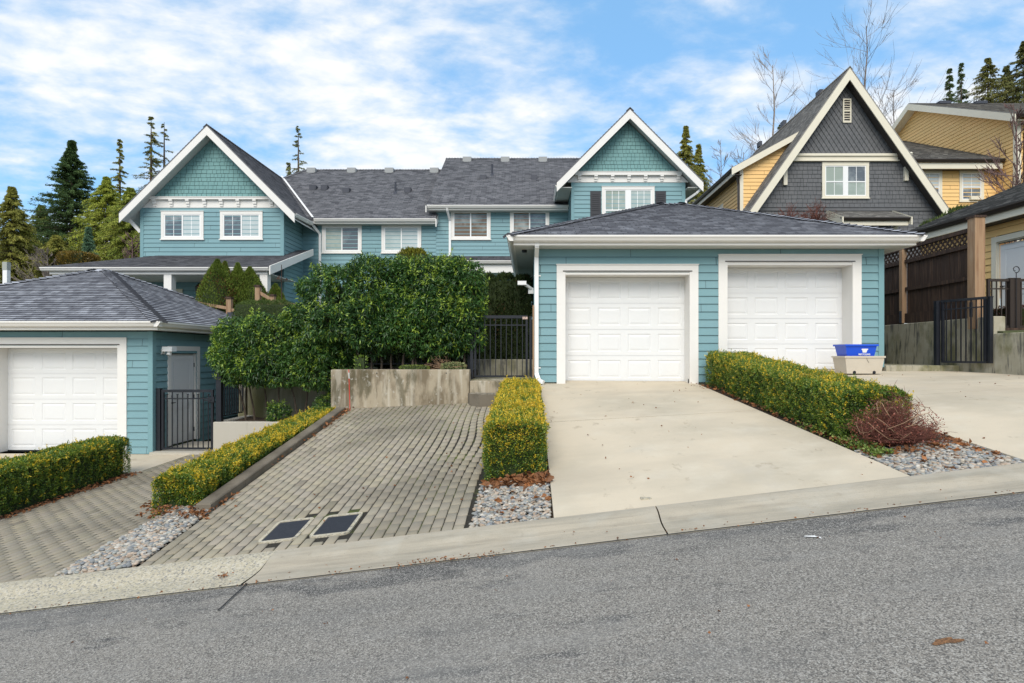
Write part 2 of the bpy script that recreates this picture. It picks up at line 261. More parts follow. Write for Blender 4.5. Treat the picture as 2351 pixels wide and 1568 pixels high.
# ---------------- ground levels ----------------
def clampx(x): return np.clip(x,-45,45)
def z_gut(x): return -1.573+.119*clampx(x)
def z_top(x): return -1.504+.1174*clampx(x)
GY=12.07
def s01(t): t=np.clip(t,0,1); return t*t*(3-2*t)
def z_d1(x,y): t=(y-5.3)/(GY-5.3); return (1-t)*z_top(x)+t*(-.586)
def z_mid(x,y): t=(y-5.3)/(11.6-5.3); return (1-t)*z_top(x)+t*(-1.06+(x+3.56)/2.4*.11)
def z_left(x,y): t=(y-5.3)/(12.9-5.3); return (1-t)*z_top(x)+t*(-2.17)
def z_d2(x,y): t=(y-5.3)/(GY-5.3); return (1-t)*z_top(x)+t*(-.33)
def grid(name,x0,x1,y0,y1,nx,ny,zf,m,kind='structure',skirt=0,parent=None,off=0.):
    xs=np.linspace(x0,x1,nx+1); ys=np.linspace(y0,y1,ny+1); b=MB()
    P=lambda x,y,d=0:(x,y,float(zf(x,y))+off-d)
    for i in range(nx):
        for j in range(ny): b.quad([P(xs[i],ys[j]),P(xs[i+1],ys[j]),P(xs[i+1],ys[j+1]),P(xs[i],ys[j+1])])
    if skirt:
        for i in range(nx): b.quad([P(xs[i],y0,skirt),P(xs[i+1],y0,skirt),P(xs[i+1],y0),P(xs[i],y0)])
        for j in range(ny):
            b.quad([P(x0,ys[j+1],skirt),P(x0,ys[j],skirt),P(x0,ys[j]),P(x0,ys[j+1])]); b.quad([P(x1,ys[j],skirt),P(x1,ys[j+1],skirt),P(x1,ys[j+1]),P(x1,ys[j])])
    o=b.build(name,m,parent)
    if kind: o['kind']=kind
    return o
def h_ground(x,y):
    low=-1.9+.117*clampx(x)
    if y<4.6: return low
    if x<-3: low=min(low,-2.45)
    yc=20.5 if x<-7.5 else (14.6 if x<-.1 else 19.8)
    if x>8.9: yc=9.5; 
    ter=(1.05+.12*float(clampx(x))) if x<8.9 else .55+.03*(x-9)
    t=float(s01((y-yc)/1.8)); h=low+(ter-low)*t
    if y>36: h+=min((y-36)*.02,8)
    return h
def ground():
    xs=np.r_[-900,-400,-200,-100,-60,-45,np.arange(-30,-9,3.),np.arange(-8.4,9.6,.9),np.arange(12,33,3.),45,60,100,200,400,900]
    xs=np.sort(np.r_[xs,8.88,8.92,-7.52,-7.48,-.12,-.08]); ys=np.r_[-400,-100,-30,-8,4.7,5.3,7,9,9.5,10,11,12,13,14,14.6,15.2,15.8,16.5,18,19.8,20.5,21.2,22,24,28,36,50,80,140,300,900]
    b=MB()
    for i in range(len(xs)-1):
        for j in range(len(ys)-1):
            b.quad([(a,c,h_ground(a,c)-(.02 if c<5 else 0)) for a,c in ((xs[i],ys[j]),(xs[i+1],ys[j]),(xs[i+1],ys[j+1]),(xs[i],ys[j+1]))])
    b.build('ground',m_grass)['kind']='structure'
ground()
# road: one cambered sheet
grid('road',-60,60,-9,4.70,40,3,lambda x,y:z_gut(x),m_road)
# worn dark patches along the gutter, 4 mm above
def blob(b,cx,cy,rx,ry,zf,off,n=22,rough=.35,seed=0):
    r=random.Random(seed); ph=[r.uniform(0,6.28) for _ in range(4)]
    pts=[]
    for k in range(n):
        t=2*math.pi*k/n; q=1+rough*(.5*math.sin(2*t+ph[0])+.35*math.sin(3*t+ph[1])+.3*math.sin(5*t+ph[2])+.2*r.uniform(-1,1))
        x=cx+rx*q*math.cos(t); y=min(cy+ry*q*math.sin(t),4.68); pts.append((x,y,float(zf(x,y))+off))
    for k in range(n): b.quad([(cx,min(cy,4.66),float(zf(cx,cy))+off),pts[k],pts[(k+1)%n]])
b=MB()
for px0,py0,px1,py1 in [(500,1405,560,1348)]:
    P=[]
    for px,py in ((px0,py0),(px1,py1)):
        d=1.573*FPX/(py-CY+.119*(px-CX)); P.append((PX(px,d),d))
    b.quad([(P[0][0]-.006,P[0][1],float(z_gut(P[0][0]))+.011),(P[0][0]+.006,P[0][1],float(z_gut(P[0][0]))+.011),(P[1][0]+.006,4.69,float(z_gut(P[1][0]))+.011),(P[1][0]-.006,4.69,float(z_gut(P[1][0]))+.011)])
b.build('road_crack',m_dark)['kind']='structure'
# rolled kerb: profile (y, height over gutter line)
def kerb(name,x0,x1,m,sk=0.):
    prof=[(4.655,-.02),(4.67,.008),(4.69,.012),(4.86,.012),(4.95,.02),(5.02,.04),(5.08,.062),(5.14,.076),(5.2,.08),(5.262,.08),(5.272,.072),(5.275,-.1)]
    n=max(2,int((x1-x0)/.5)); b=MB(); xs=np.linspace(x0,x1,n+1)
    def P(x,k):
        y,h=prof[k]; q=x+sk*(y-4.66)
        return (q,y,float(z_gut(q))*(1-(y-4.66)/.62)+float(z_top(q)-.07)*((y-4.66)/.62)+h)
    for i in range(n):
        for k in range(len(prof)-1): b.quad([P(xs[i],k),P(xs[i+1],k),P(xs[i+1],k+1),P(xs[i],k+1)])
    o=b.build(name,m,smooth=False); o['kind']='structure'; return o
kerb('kerb',-30,-2.315,m_curb2,.1); kerb('kerb',-2.292,1.1,m_curb,.05); kerb('kerb',1.112,6.0,m_curb,.05)
grid('kerb_gap',-30,45,4.658,4.672,75,1,lambda x,y:z_gut(x),m_dark,off=.0095); kerb('kerb',6.01,45,m_curb,0)
# driveways
grid('driveway',.225,3.46,5.30,8.79,8,8,z_d1,m_conc,skirt=.25); grid('driveway',.225,3.46,8.81,GY+.36,8,8,z_d1,m_conc,skirt=.25)
grid('driveway',4.55,12.5,5.30,8.6,10,8,z_d2,m_conc,skirt=.25); grid('driveway',4.55,8.9,8.61,GY+.5,8,8,z_d2,m_conc,skirt=.25)
grid('driveway',8.9,12.5,8.61,9.9,3,2,z_d2,m_conc,skirt=.25)
grid('driveway',-18,-8.2,5.3,12.95,10,8,lambda x,y:(1-(y-5.3)/7.6)*z_top(x)+(y-5.3)/7.6*(-2.19),m_conc,skirt=.25)
grid('driveway_apron',-8.21,-7.42,11.08,12.95,3,4,lambda x,y:z_left(x,y)-.003,m_conc,skirt=.1)
grid('driveway_joint',.225,3.46,8.787,8.813,8,1,z_d1,m_dark,off=-.004); grid('driveway_joint',4.55,8.85,8.597,8.613,8,1,z_d2,m_dark,off=-.003)
# planting strips
z_smid=lambda x,y: z_mid(-.5,y)*(1-(x+.55)/.775)+z_d1(.225,y)*((x+.55)/.775)-.06
z_sright=lambda x,y: z_d1(3.46,y)*(1-(x-3.46)/1.09)+z_d2(4.55,y)*((x-3.46)/1.09)-.06
z_sleft=lambda x,y: z_mid(-3.6,y)-.05+min(0,(x+3.6))*.1174*(1-min(1,(y-5.3)/4))-(.0 if x>-4.25 else .45*s01((y-5.6)/3)+.2*s01((y-8)/3))
grid('planting_bed',-.55,.222,5.29,11.5,4,14,z_smid,m_soil); grid('planting_bed',3.463,4.547,5.29,12.05,4,14,z_sright,m_soil)
grid('planting_bed',-4.33,-3.57,5.29,11.7,6,20,z_sleft,m_soil,skirt=1.0); grid('planting_bed',-8.2,-7.42,5.29,11.1,3,10,lambda x,y:z_left(x,y)-.02,m_soil)
# pavers
def pavers(name,x0,x1,y0,y1,zf,warp=None,holes=(),dark=None):
    V=[];F=[];C=[]; W=.109; LN=.218; g=.009; n=int((x1-x0)/W); W=(x1-x0)/n
    for i in range(n):
        off=(i%2)*LN/2+random.uniform(-.004,.004); m=int((y1-y0)/LN)+2
        for j in range(-1,m):
            a=max(y0,y0+off+(j-.0)*LN-LN/2+g); c=min(y1,y0+off+(j+1)*LN-LN/2-g)
            if c-a<.03: continue
            xa=x0+i*W+.0075; xb=x0+(i+1)*W-.0075; xm=(xa+xb)/2; ym=(a+c)/2
            if any(h[0]<xm<h[1] and h[2]<ym<h[3] for h in holes): continue
            dx=warp(xm,ym) if warp else 0; tz=random.uniform(-.002,.002); rot=random.uniform(-.006,.006)
            ch=.007; tx=random.uniform(-.012,.012); col_=1+random.uniform(-.07,.06); 
            if random.random()<.03: col_*=.7
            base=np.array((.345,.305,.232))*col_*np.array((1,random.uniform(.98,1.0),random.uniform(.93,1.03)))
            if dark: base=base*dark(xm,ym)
            def P(x,y,d): 
                return (x+dx+rot*(y-ym),y,float(zf(x,y))+tz+tx*(x-xm)-d)
            q=[P(xa,a,.035),P(xb,a,.035),P(xb,c,.035),P(xa,c,.035),P(xa,a,ch),P(xb,a,ch),P(xb,c,ch),P(xa,c,ch),P(xa+ch,a+ch,0),P(xb-ch,a+ch,0),P(xb-ch,c-ch,0),P(xa+ch,c-ch,0)]
            k=len(V); V+=q; C+=[base]*12
            for s in range(4):
                t=(s+1)%4; F.append((k+s,k+t,k+4+t,k+4+s)); F.append((k+4+s,k+4+t,k+8+t,k+8+s))
            F.append((k+8,k+9,k+10,k+11))
    o=npmesh(name,V,F,m_paver,C=C); o['kind']='structure'
def wmid(x,y):
    a=max(0,(x+1.9)/1.3)**1.7; return .15*a*(math.exp(-((y-8.6)/1.15)**2))-.04*a
GR=[(-2.58,-2.2,5.5,6.02),(-2.09,-1.7,5.5,6.02)]
pavers('paver_driveway',-3.56,-.55,5.285,11.62,z_mid,wmid,[(a-.03,b+.03,c-.03,d+.03) for a,b,c,d in GR])
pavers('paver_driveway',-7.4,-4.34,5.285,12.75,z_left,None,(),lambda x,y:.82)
grid('paver_bedding',-3.57,-.4,5.28,11.64,10,14,z_mid,m_joint,off=-.012); grid('paver_bedding',-7.42,-4.33,5.28,12.8,10,14,z_left,m_joint,off=-.012)
# concrete floor behind the lower gate
grid('path_lower',-8.3,-4.3,12.75,14.4,3,2,lambda x,y:-2.13,m_wallpale,skirt=.1)
# ---------------- surface builders ----------------
def lap(b,B,s0,s1,z0,z1,expo=.163,ext=None,holes=(),t0=.026,t1=.004):
    n=max(1,int(round((z1-z0)/expo))); e=(z1-z0)/n
    for k in range(n):
        a=z0+k*e; c=a+e; mid=(a+c)/2
        (l0,r0),(l1,r1)=(ext(a),ext(c)) if ext else ((s0,s1),(s0,s1))
        if r0-l0<.02: continue
        cuts=sorted([(h[0],h[1]) for h in holes if h[2]<mid<h[3]])
        segs=[]; cl0,cl1=l0,l1
        for h0,h1 in cuts: segs.append((cl0,h0,cl1,h0)); cl0=cl1=h1
        segs.append((cl0,r0,cl1,r1))
        us=60+(k*7919%13)*.31
        for p0,q0,p1,q1 in segs:
            if q0-p0<.005: continue
            uv=lambda s,z:(s,z)
            b.quad([B.p(p0,a,t0),B.p(q0,a,t0),B.p(q1,c,t1),B.p(p1,c,t1)],[uv(p0+us,k*.163+.012),uv(q0+us,k*.163+.012),uv(q1+us,k*.163+.162),uv(p1+us,k*.163+.162)])
            b.quad([B.p(p0,a,0),B.p(q0,a,0),B.p(q0,a,t0),B.p(p0,a,t0)],[uv(p0+60,k*.163)]*4)  # UV sits on the dark line, so the lap underside is coloured as shade
    return b
def shingle_wall(b,B,z0,z1,expo,ext,wmin=.09,wmax=.2,t0=.02,stag=0.,holes=()):
    n=max(1,int(round((z1-z0)/expo))); e=(z1-z0)/n
    for k in range(n):
        a=z0+k*e; c=a+e; l0,r0=ext(a); l1,r1=ext(min(c,z1)); 
        if r1<l1: m=(l1+r1)/2; l1=r1=m
        if r0-l0<.02: continue
        cuts=sorted([(h[0],h[1]) for h in holes if h[2]<(a+c)/2<h[3]])
        s=min(l0,l1)-random.uniform(0,wmin)
        while s<max(r0,r1):
            w_=random.uniform(wmin,wmax); q=s+w_-.013; dz=random.uniform(0,stag); to=t0+random.uniform(-.002,.003)
            if not any(h0<(s+q)/2<h1 for h0,h1 in cuts):
                p0=min(max(s,l0),r0); q0=min(max(q,l0),r0); p1=min(max(s,l1),r1); q1=min(max(q,l1),r1)
                if q0-p0>.004:
                    b.quad([B.p(p0,a+dz,to),B.p(q0,a+dz,to),B.p(q1,c,.005),B.p(p1,c,.005)])
                    b.quad([B.p(p0,a+dz,0),B.p(q0,a+dz,0),B.p(q0,a+dz,to),B.p(p0,a+dz,to)])
            s+=w_
    return b
def flat_poly(b,B,pts,o=0): b.quad([B.p(s,z,o) for s,z in pts])
def roof_plane(b,eL,eR,rR,rL,expo=.142,lip=.018,thick=.05,jit=True):
    eL,eR,rR,rL=[Vector(p) for p in (eL,eR,rR,rL)]
    u=(eR-eL).normalized(); nrm=u.cross(((rL+rR)/2-(eL+eR)/2)).normalized()
    if nrm.z<0: nrm=-nrm
    vdir=nrm.cross(u); 
    if vdir.z<0: vdir=-vdir
    L=abs((rL-eL).dot(vdir)); n=max(2,int(round(L/expo)))
    uo=random.uniform(0,9)
    for k in range(n):
        t0=k/n; t1=(k+1)/n; a=eL.lerp(rL,t0); q=eR.lerp(rR,t0); c=eR.lerp(rR,t1); d=eL.lerp(rL,t1)
        uv=lambda p,e=0:((p-eL).dot(u)+uo+20,k*.142+e)
        if (q-a).length>.002: 
            b.quad([a+nrm*lip,q+nrm*lip,c+nrm*.002,d+nrm*.002],[uv(a,.001),uv(q,.001),uv(c,.141),uv(d,.141)])
            b.quad([a-nrm*.002,q-nrm*.002,q+nrm*lip,a+nrm*lip],[uv(a,.001),uv(q,.001),uv(q,.002),uv(a,.002)])  # course lip takes the dark line colour as painted shade
    # underside
    b.quad([eL-nrm*thick,rL-nrm*thick,rR-nrm*thick,eR-nrm*thick]); b.quad([eL-nrm*thick,eR-nrm*thick,eR+nrm*lip,eL+nrm*lip],[(0,.07)]*4)
    b.quad([rL-nrm*thick,eL-nrm*thick,eL+nrm*lip*.5,rL+nrm*lip*.5],[(0,.07)]*4); b.quad([eR-nrm*thick,rR-nrm*thick,rR+nrm*lip*.5,eR+nrm*lip*.5],[(0,.07)]*4)
    return nrm
def caps(b,p0,p1,n1,n2,w=.16,step=.142,ln=.2):
    p0=Vector(p0); p1=Vector(p1); h=(p1-p0).normalized(); L=(p1-p0).length; n=int(L/step)
    def sv(nr):
        v=h.cross(nr).normalized(); return v if v.z<0 or abs(v.z)<1e-4 else -v
    s1=sv(n1); s2=sv(n2)
    if s1.dot(s2)>.99 or abs(s1.z)<1e-3: s2=-s1 if s1.dot(s2)>0 else s2
    up=(n1+n2).normalized()
    for k in range(n+1):
        a=p0+h*(k*step); c=a+h*ln; uu=random.uniform(0,30); vv=random.randint(0,40)*.142
        lo=.045; hi=.012
        for s_,nr in ((s1,n1),(s2,n2)):
            q=[a+up*lo*1.15,a+s_*w+nr*lo,c+s_*w+nr*hi,c+up*hi*1.15]; b.quad(q,[(uu,vv+.05),(uu+.1,vv+.05),(uu+.1,vv+.1),(uu,vv+.1)])
            b.quad([a-up*.004,a+s_*w-up*.004,a+s_*w+nr*lo,a+up*lo*1.15],[(0,0)]*4)  # cap lip mapped to the dark line to paint its shadow gap
GPROF=[(0,0),(.065,0),(.09,.02),(.105,.05),(.12,.075),(.135,.085),(.135,.118),(.123,.118),(.123,.105),(0,.105)]
def gutter(root,p0,p1,outd,m,name='gutter',sc_=1.):
    MB().prism([(a*sc_,c*sc_) for a,c in GPROF],p0,p1,outd).build(name,m,root)
def box_part(name,m,root,*bx): return MB().box(*bx).build(name,m,root)
def bpart(name,m,root,B,*bx):
    b=MB(); B.box(b,*bx); return b.build(name,m,root)
# ---------------- windows and doors ----------------
def window(root,B,s0,s1,z0,z1,kind='slider',grid_=None,glass=(0,1),trim=.11,tm=None,sill=True,tz=None,vm=None):
    tm=tm or m_white; vm=vm or m_vinyl
    b=MB(); T=.052
    B.box(b,s0,s0+trim,z0+trim*.7,z1-trim,.0,T); B.box(b,s1-trim,s1,z0+trim*.7,z1-trim,.0,T); B.box(b,s0,s1,z1-trim,z1,.0,T+.002)
    B.box(b,s0,s1,z0,z0+trim*.7,.0,T+.002)
    if sill: B.box(b,s0-.03,s1+.03,z0-.035,z0+.004,.0,T+.03)
    B.box(b,s0-.012,s1+.012,z1,z1+.018,0,T+.02)
    W=b.build('window_trim',tm,root); W.name='window'
    a0,a1,c0,c1=s0+trim,s1-trim,z0+trim*.7,z1-trim
    fr=MB(); fw=.045; D0,D1=.0,.042
    def ring(x0,x1,y0,y1,w_,o0,o1):
        B.box(fr,x0,x0+w_,y0+w_,y1-w_,o0,o1); B.box(fr,x1-w_,x1,y0+w_,y1-w_,o0,o1); B.box(fr,x0,x1,y0,y0+w_,o0,o1); B.box(fr,x0,x1,y1-w_,y1,o0,o1)
    panes=[]
    if kind=='slider':
        m=(a0+a1)/2; ring(a0,a1,c0,c1,fw,D0,D1); B.box(fr,m-.025,m+.025,c0+fw,c1-fw,D0,D1-.002); panes=[(a0+fw,m-.025,c0+fw,c1-fw),(m+.025,a1-fw,c0+fw,c1-fw)]
    elif kind=='pair':
        m=(a0+a1)/2; B.box(fr,m-.07,m+.07,c0,c1,D0,D1+.004)
        zz=c0+(c1-c0)*.47
        for q0,q1 in ((a0,m-.07),(m+.07,a1)):
            ring(q0,q1,c0,c1,.04,D0,D1); B.box(fr,q0+.04,q1-.04,zz-.025,zz+.025,D0,D1-.003)
            panes+=[(q0+.04,q1-.04,zz+.025,c1-.04,'u'),(q0+.04,q1-.04,c0+.04,zz-.025,'l')]
    elif kind=='single':
        zz=c0+(c1-c0)*.47; ring(a0,a1,c0,c1,.04,D0,D1); B.box(fr,a0+.04,a1-.04,zz-.025,zz+.025,D0,D1-.003)
        panes=[(a0+.04,a1-.04,zz+.025,c1-.04,'u'),(a0+.04,a1-.04,c0+.04,zz-.025,'l')]
    elif kind=='fixed': ring(a0,a1,c0,c1,fw,D0,D1); panes=[(a0+fw,a1-fw,c0+fw,c1-fw)]
    for i,p in enumerate(panes):
        g=grid_
        if isinstance(grid_,dict): g=grid_.get(p[4]) if len(p)>4 else None
        if g:
            nx,nz=g
            for k in range(1,nx): x=p[0]+(p[1]-p[0])*k/nx; B.box(fr,x-.011,x+.011,p[2],p[3],D0,D1-.018)
            for k in range(1,nz): z=p[2]+(p[3]-p[2])*k/nz; B.box(fr,p[0],p[1],z-.011,z+.011,D0,D1-.021)
    fr.build('frame',vm,W)
    for i,p in enumerate(panes):
        q=MB(); B.box(q,p[0]-.005,p[1]+.005,p[2]-.005,p[3]+.005,.005,.0225); q.build('pane',m_glass[glass[i%len(glass)]],W)
    # remap name
    return W
def garage_door(root,B,s0,s1,z0,z1,rec,cols=4,rows=4):
    b=MB(); H=(z1-z0)/rows; Wd=(s1-s0)/cols; o=-rec
    for r in range(rows):
        for c in range(cols):
            x0=s0+c*Wd; x1=x0+Wd; y0=z0+r*H+.006; y1=z0+(r+1)*H-.006
            mx_=.075 if 0<c<cols-1 else .075; my=.085
            R0=(x0,x1,y0,y1,o); R1=(x0+mx_,x1-mx_,y0+my,y1-my,o); R2=(x0+mx_+.018,x1-mx_-.018,y0+my+.018,y1-my-.018,o-.011); R3=(R2[0]+.045,R2[1]-.045,R2[2]+.045,R2[3]-.045,o-.002)
            rs=[R0,R1,R2,R3]
            for A,Bq in zip(rs,rs[1:]):
                a=[B.p(A[0],A[2],A[4]),B.p(A[1],A[2],A[4]),B.p(A[1],A[3],A[4]),B.p(A[0],A[3],A[4])]
                q=[B.p(Bq[0],Bq[2],Bq[4]),B.p(Bq[1],Bq[2],Bq[4]),B.p(Bq[1],Bq[3],Bq[4]),B.p(Bq[0],Bq[3],Bq[4])]
                for k in range(4): b.quad([a[k],a[(k+1)%4],q[(k+1)%4],q[k]])
            b.quad([B.p(R3[0],R3[2],R3[4]),B.p(R3[1],R3[2],R3[4]),B.p(R3[1],R3[3],R3[4]),B.p(R3[0],R3[3],R3[4])])
        if r: B.box(b,s0,s1,z0+r*H-.006,z0+r*H+.006,o-.03,o-.005)
    d=b.build('garage_door',m_door,root)
    q=MB(); B.box(q,s0-.01,s1+.01,z0-.02,z0+.012,o-.03,o+.008); q.build('bottom_seal',m_dark,d)
    return d
def door_surround(root,B,s0,s1,z0,z1,tw,tt,rec):
    b=MB(); T=.035
    B.box(b,s0-tw,s0,z0-.01,z1,0,T); B.box(b,s1,s1+tw,z0-.01,z1,0,T); B.box(b,s0-tw,s1+tw,z1,z1+tt,0,T+.003)
    B.box(b,s0-tw-.01,s1+tw+.01,z1+tt,z1+tt+.016,0,T+.025)
    B.box(b,s0-.02,s0+.0,z0,z1,-rec-.02,.0); B.box(b,s1,s1+.02,z0,z1,-rec-.02,.0); B.box(b,s0,s1,z1-.05,z1-.0,-rec-.02,.02)
    tr=b.build('door_trim',m_white,root)
    q=MB(); B.box(q,s0-.05,s1+.05,z1+.012,z1+.03,.036,.05); q.build('drip_cap',m_brown,tr)
    return tr
def panel_door(root,B,s0,s1,z0,z1,rec=.06,trim=.11,m=None,knob='l'):
    b=MB(); B.box(b,s0-trim,s0,z0,z1,0,.034); B.box(b,s1,s1+trim,z0,z1,0,.034); B.box(b,s0-trim,s1+trim,z1,z1+trim,0,.036); B.box(b,s0,s0+.02,z0,z1-.02,-rec,.0);B.box(b,s1-.02,s1,z0,z1-.02,-rec,0);B.box(b,s0,s1,z1-.02,z1,-rec,0)
    fr=b.build('door_frame',m or m_white,root)
    q=MB(); B.box(q,s0+.03,s1-.03,z1-.06,z1-.035,-.0,.016); q.build('drip_cap',m_brown,fr)
    d=MB(); s0+=.03; s1-=.03; z1-=.07; o=-rec
    W=s1-s0; H=z1-z0
    rects=[(s0+.13*W*1.2,s1-.13*W*1.2,z0+.1*H,z0+.38*H),(s0+.13*W*1.2,s1-.13*W*1.2,z0+.47*H,z0+.93*H)]
    ys=[z0,rects[0][2],rects[0][3],rects[1][2],rects[1][3],z1]; xa,xb=rects[0][0],rects[0][1]
    B.box(d,s0,s1,z0,z1,o-.05,o-.012)
    for (x0,x1,y0,y1) in [(s0,xa,z0,z1),(xb,s1,z0,z1),(xa,xb,ys[0],ys[1]),(xa,xb,ys[2],ys[3]),(xa,xb,ys[4],ys[5])]: B.box(d,x0,x1,y0,y1,o-.013,o)
    for r in rects: B.box(d,r[0]+.04,r[1]-.04,r[2]+.04,r[3]-.04,o-.013,o-.003)
    D=d.build('door',m_door,root)
    k=MB(); kx=s0+.07 if knob=='l' else s1-.07
    k.tube([B.p(kx,z0+.98,o),B.p(kx,z0+.98,o+.06)],.022,8); k.bar(B.p(kx,z0+.98,o+.055),B.p(kx+(.11 if knob=='l' else -.11),z0+.98,o+.055),.018); k.build('handle',m_black,D)
    k=MB(); k.tube([B.p(kx,z0+1.13,o),B.p(kx,z0+1.13,o+.025)],.03,8); k.build('deadbolt',m_black,D)
    for t in (.12,.5,.87): bpart('hinge',m_iron,D,B,(s1 if knob=='l' else s0-.018),(s1+.018 if knob=='l' else s0),z0+t*H-.05,z0+t*H+.05,o,o+.02)
    return D
def downspout(root,pts,m=None,w_=.07,name='downspout'):
    b=MB()
    for a,c in zip(pts,pts[1:]): b.bar(a,c,w_,w_*.75,up=(0,1,0))
    return b.build(name,m or m_vinyl,root)
# ---------------- garages ----------------
def hip_garage_roof(root,x0,x1,y0,y1,z,pitch=.4167):
    D=(y1-y0)/2; zr=z+D*pitch; A=(x0,y0,z);B_=(x1,y0,z);C_=(x1,y1,z);E_=(x0,y1,z); rl=(x0+D,y0+D,zr); rr=(x1-D,y0+D,zr)
    b=MB(); n1=roof_plane(b,A,B_,rr,rl); n2=roof_plane(b,B_,C_,rr,rr); n3=roof_plane(b,C_,E_,rl,rr); n4=roof_plane(b,E_,A,rl,rl)
    rf=b.build('roof',m_roof,root)
    c=MB(); caps(c,A,rl,n1,n4); caps(c,B_,rr,n1,n2); caps(c,C_,rr,n3,n2); caps(c,E_,rl,n3,n4); caps(c,rl,rr,n1,n3)
    c.build('hip_cap',m_roof,rf)
    zb=z-.12
    i=.0
    gutter(root,(x0+.13-.135,y0+.10,zb),(x1,y0+.10,zb),(0,-1,0),m_white); gutter(root,(x1-.10,y0-.03,zb),(x1-.10,y1,zb),(1,0,0),m_white); gutter(root,(x0+.10,y1,zb),(x0+.10,y0-.03,zb),(-1,0,0),m_white)
    f=MB(); f.box(x0+.10,x1-.10,y0+.10,y0+.125,z-.18,z-.02); f.box(x0+.1,x0+.125,y0+.125,y1-.1,z-.18,z-.02); f.box(x1-.125,x1-.1,y0+.125,y1-.1,z-.18,z-.02); f.box(x0+.1,x1-.1,y1-.1,y1-.08,z-.18,z-.02)
    f.build('fascia',m_white,root)
    return rf,(x0,x1,y0,y1)
def soffit(root,x0,x1,y0,y1,wx0,wx1,wy0,wy1,z):
    s=MB(); s.box(x0+.125,x1-.125,y0+.125,wy0,z,z+.015); s.box(x0+.125,wx0,wy0,y1-.1,z,z+.015); s.box(wx1,x1-.125,wy0,y1-.1,z,z+.015); s.box(wx0,wx1,wy1,y1-.1,z,z+.015)
    return s.build('soffit',m_soffit,root)
# right garage
g=thing('garage','teal double garage with two white doors above the concrete driveways','garage',(3.7,GY,-.586))
X0,X1,Y0,Y1=.117,7.30,GY,GY+6.75; zt=2.19
F=front(GY); DA=(.747,3.31,-.586,1.71); DB=(4.09,6.67,-.32,1.91)
w_=MB(); lap(w_,F,X0+.02,X1-.09,-.56,zt,holes=[(DA[0]-.05,DA[1]+.05,-2,DA[3]+.05),(DB[0]-.05,DB[1]+.05,-2,DB[3]+.05)])
lap(w_,Basis((X0,Y1),(0,-1),(-1,0)),0,Y1-Y0-.02,-.56,zt); lap(w_,Basis((X1,Y0),(0,1),(1,0)),.02,Y1-Y0,-.3,zt); lap(w_,Basis((X1,Y1),(-1,0),(0,1)),0,X1-X0,-.3,zt)
w_.build('wall',m_teal,g)
c=MB(); F.box(c,X1-.09,X1+.024,-.25,zt,0,.03); c.box(X1,X1+.025,GY,GY+.09,-.25,zt); c.build('corner_board',m_tealb,g); bpart('corner_board',m_tealb,g,F,X0-.022,X0+.02,-.56,zt,0,.028)
f=MB(); f.box(X0+.03,DA[0],GY+.02,GY+.1,-1.3,-.55); f.box(DA[1],DB[0],GY+.02,GY+.1,-1.3,-.5); f.box(DB[1],X1-.03,GY+.02,GY+.1,-1.3,-.2); f.box(X0+.02,X0+.1,GY+.1,Y1,-1.3,-.55); f.box(X1-.1,X1-.02,GY+.1,Y1,-1.3,-.3); f.build('foundation',m_wallgrey,g)
door_surround(g,F,DA[0],DA[1],DA[2],DA[3],.18,.15,.4); garage_door(g,F,DA[0],DA[1],DA[2]+.01,DA[3]-.05,.38)
door_surround(g,F,DB[0],DB[1],DB[2],DB[3],.185,.155,.4); garage_door(g,F,DB[0],DB[1],DB[2]+.01,DB[3]-.05,.38)
inn=MB(); inn.box(X0+.1,X1-.1,GY+.6,GY+.62,-.6,zt); inn.build('inner_wall',m_dark,g)
hip_garage_roof(g,-.413,7.82,GY-.53,GY+7.07,2.37); soffit(g,-.413,7.82,GY-.53,GY+7.07,X0,X1,Y0,Y1,zt-.0)
ds=downspout(g,[(.155,GY-.40,2.26),(.155,GY-.40,2.18),(.15,GY-.07,2.02),(.15,GY-.07,-.38),(.2,GY-.13,-.52),(.29,GY-.2,-.56)],w_=.085)
for z in (1.62,-.28): box_part('bracket',m_vinyl,ds,.1,.235,GY-.035,GY-.02,z,z+.03)
b=MB(); b.box(-.02,.1,GY-.02+.3,GY+.03+.3,1.3,1.42); b.bar((.05,GY+.3,1.4),(-.12,GY+.16,1.5),.05); b.box(-.24,-.06,GY+.05,GY+.2,1.46,1.54)
b.build('floodlight',m_vinyl,g)
b=MB(); b.tube([(-.1,GY+.1,zt),(-.1,GY+.1,zt-.05)],.055,12); b.build('soffit_camera',m_black,g)
# left garage
LY=12.9; LX=-8.33
g=thing('garage','low teal garage with hipped roof at the left edge of the picture','garage',(-12,LY,-2.18))
X0,X1,Y0,Y1=LX-7.2,LX,LY,LY+6.75; zt=.52
F=front(LY); DA=(-11.86,-9.08,-2.18,.21); DB=(-14.85,-12.3,-2.3,-.05)
w_=MB(); lap(w_,F,X0,X1-.08,-2.18,zt,holes=[(DA[0]-.05,DA[1]+.05,-3,DA[3]+.05),(DB[0]-.05,DB[1]+.05,-3,DB[3]+.05)])
S=Basis((X1,0),(0,1),(1,0)); sd=(13.42,14.6,-2.1,.1)
lap(w_,S,LY+.08,Y1,-2.18,zt,holes=[(sd[0]+.02,sd[1]-.02,-3,sd[3]-.02)]); lap(w_,Basis((X0,Y1),(0,-1),(-1,0)),0,Y1-Y0,-2.3,zt); lap(w_,Basis((X1,Y1),(-1,0),(0,1)),0,X1-X0,-1,zt)
w_.build('wall',m_teal,g)
c=MB(); F.box(c,X1-.08,X1+.026,-2.18,zt,0,.03); c.box(X1,X1+.028,LY,LY+.09,-2.18,zt); c.build('corner_board',m_tealb,g)
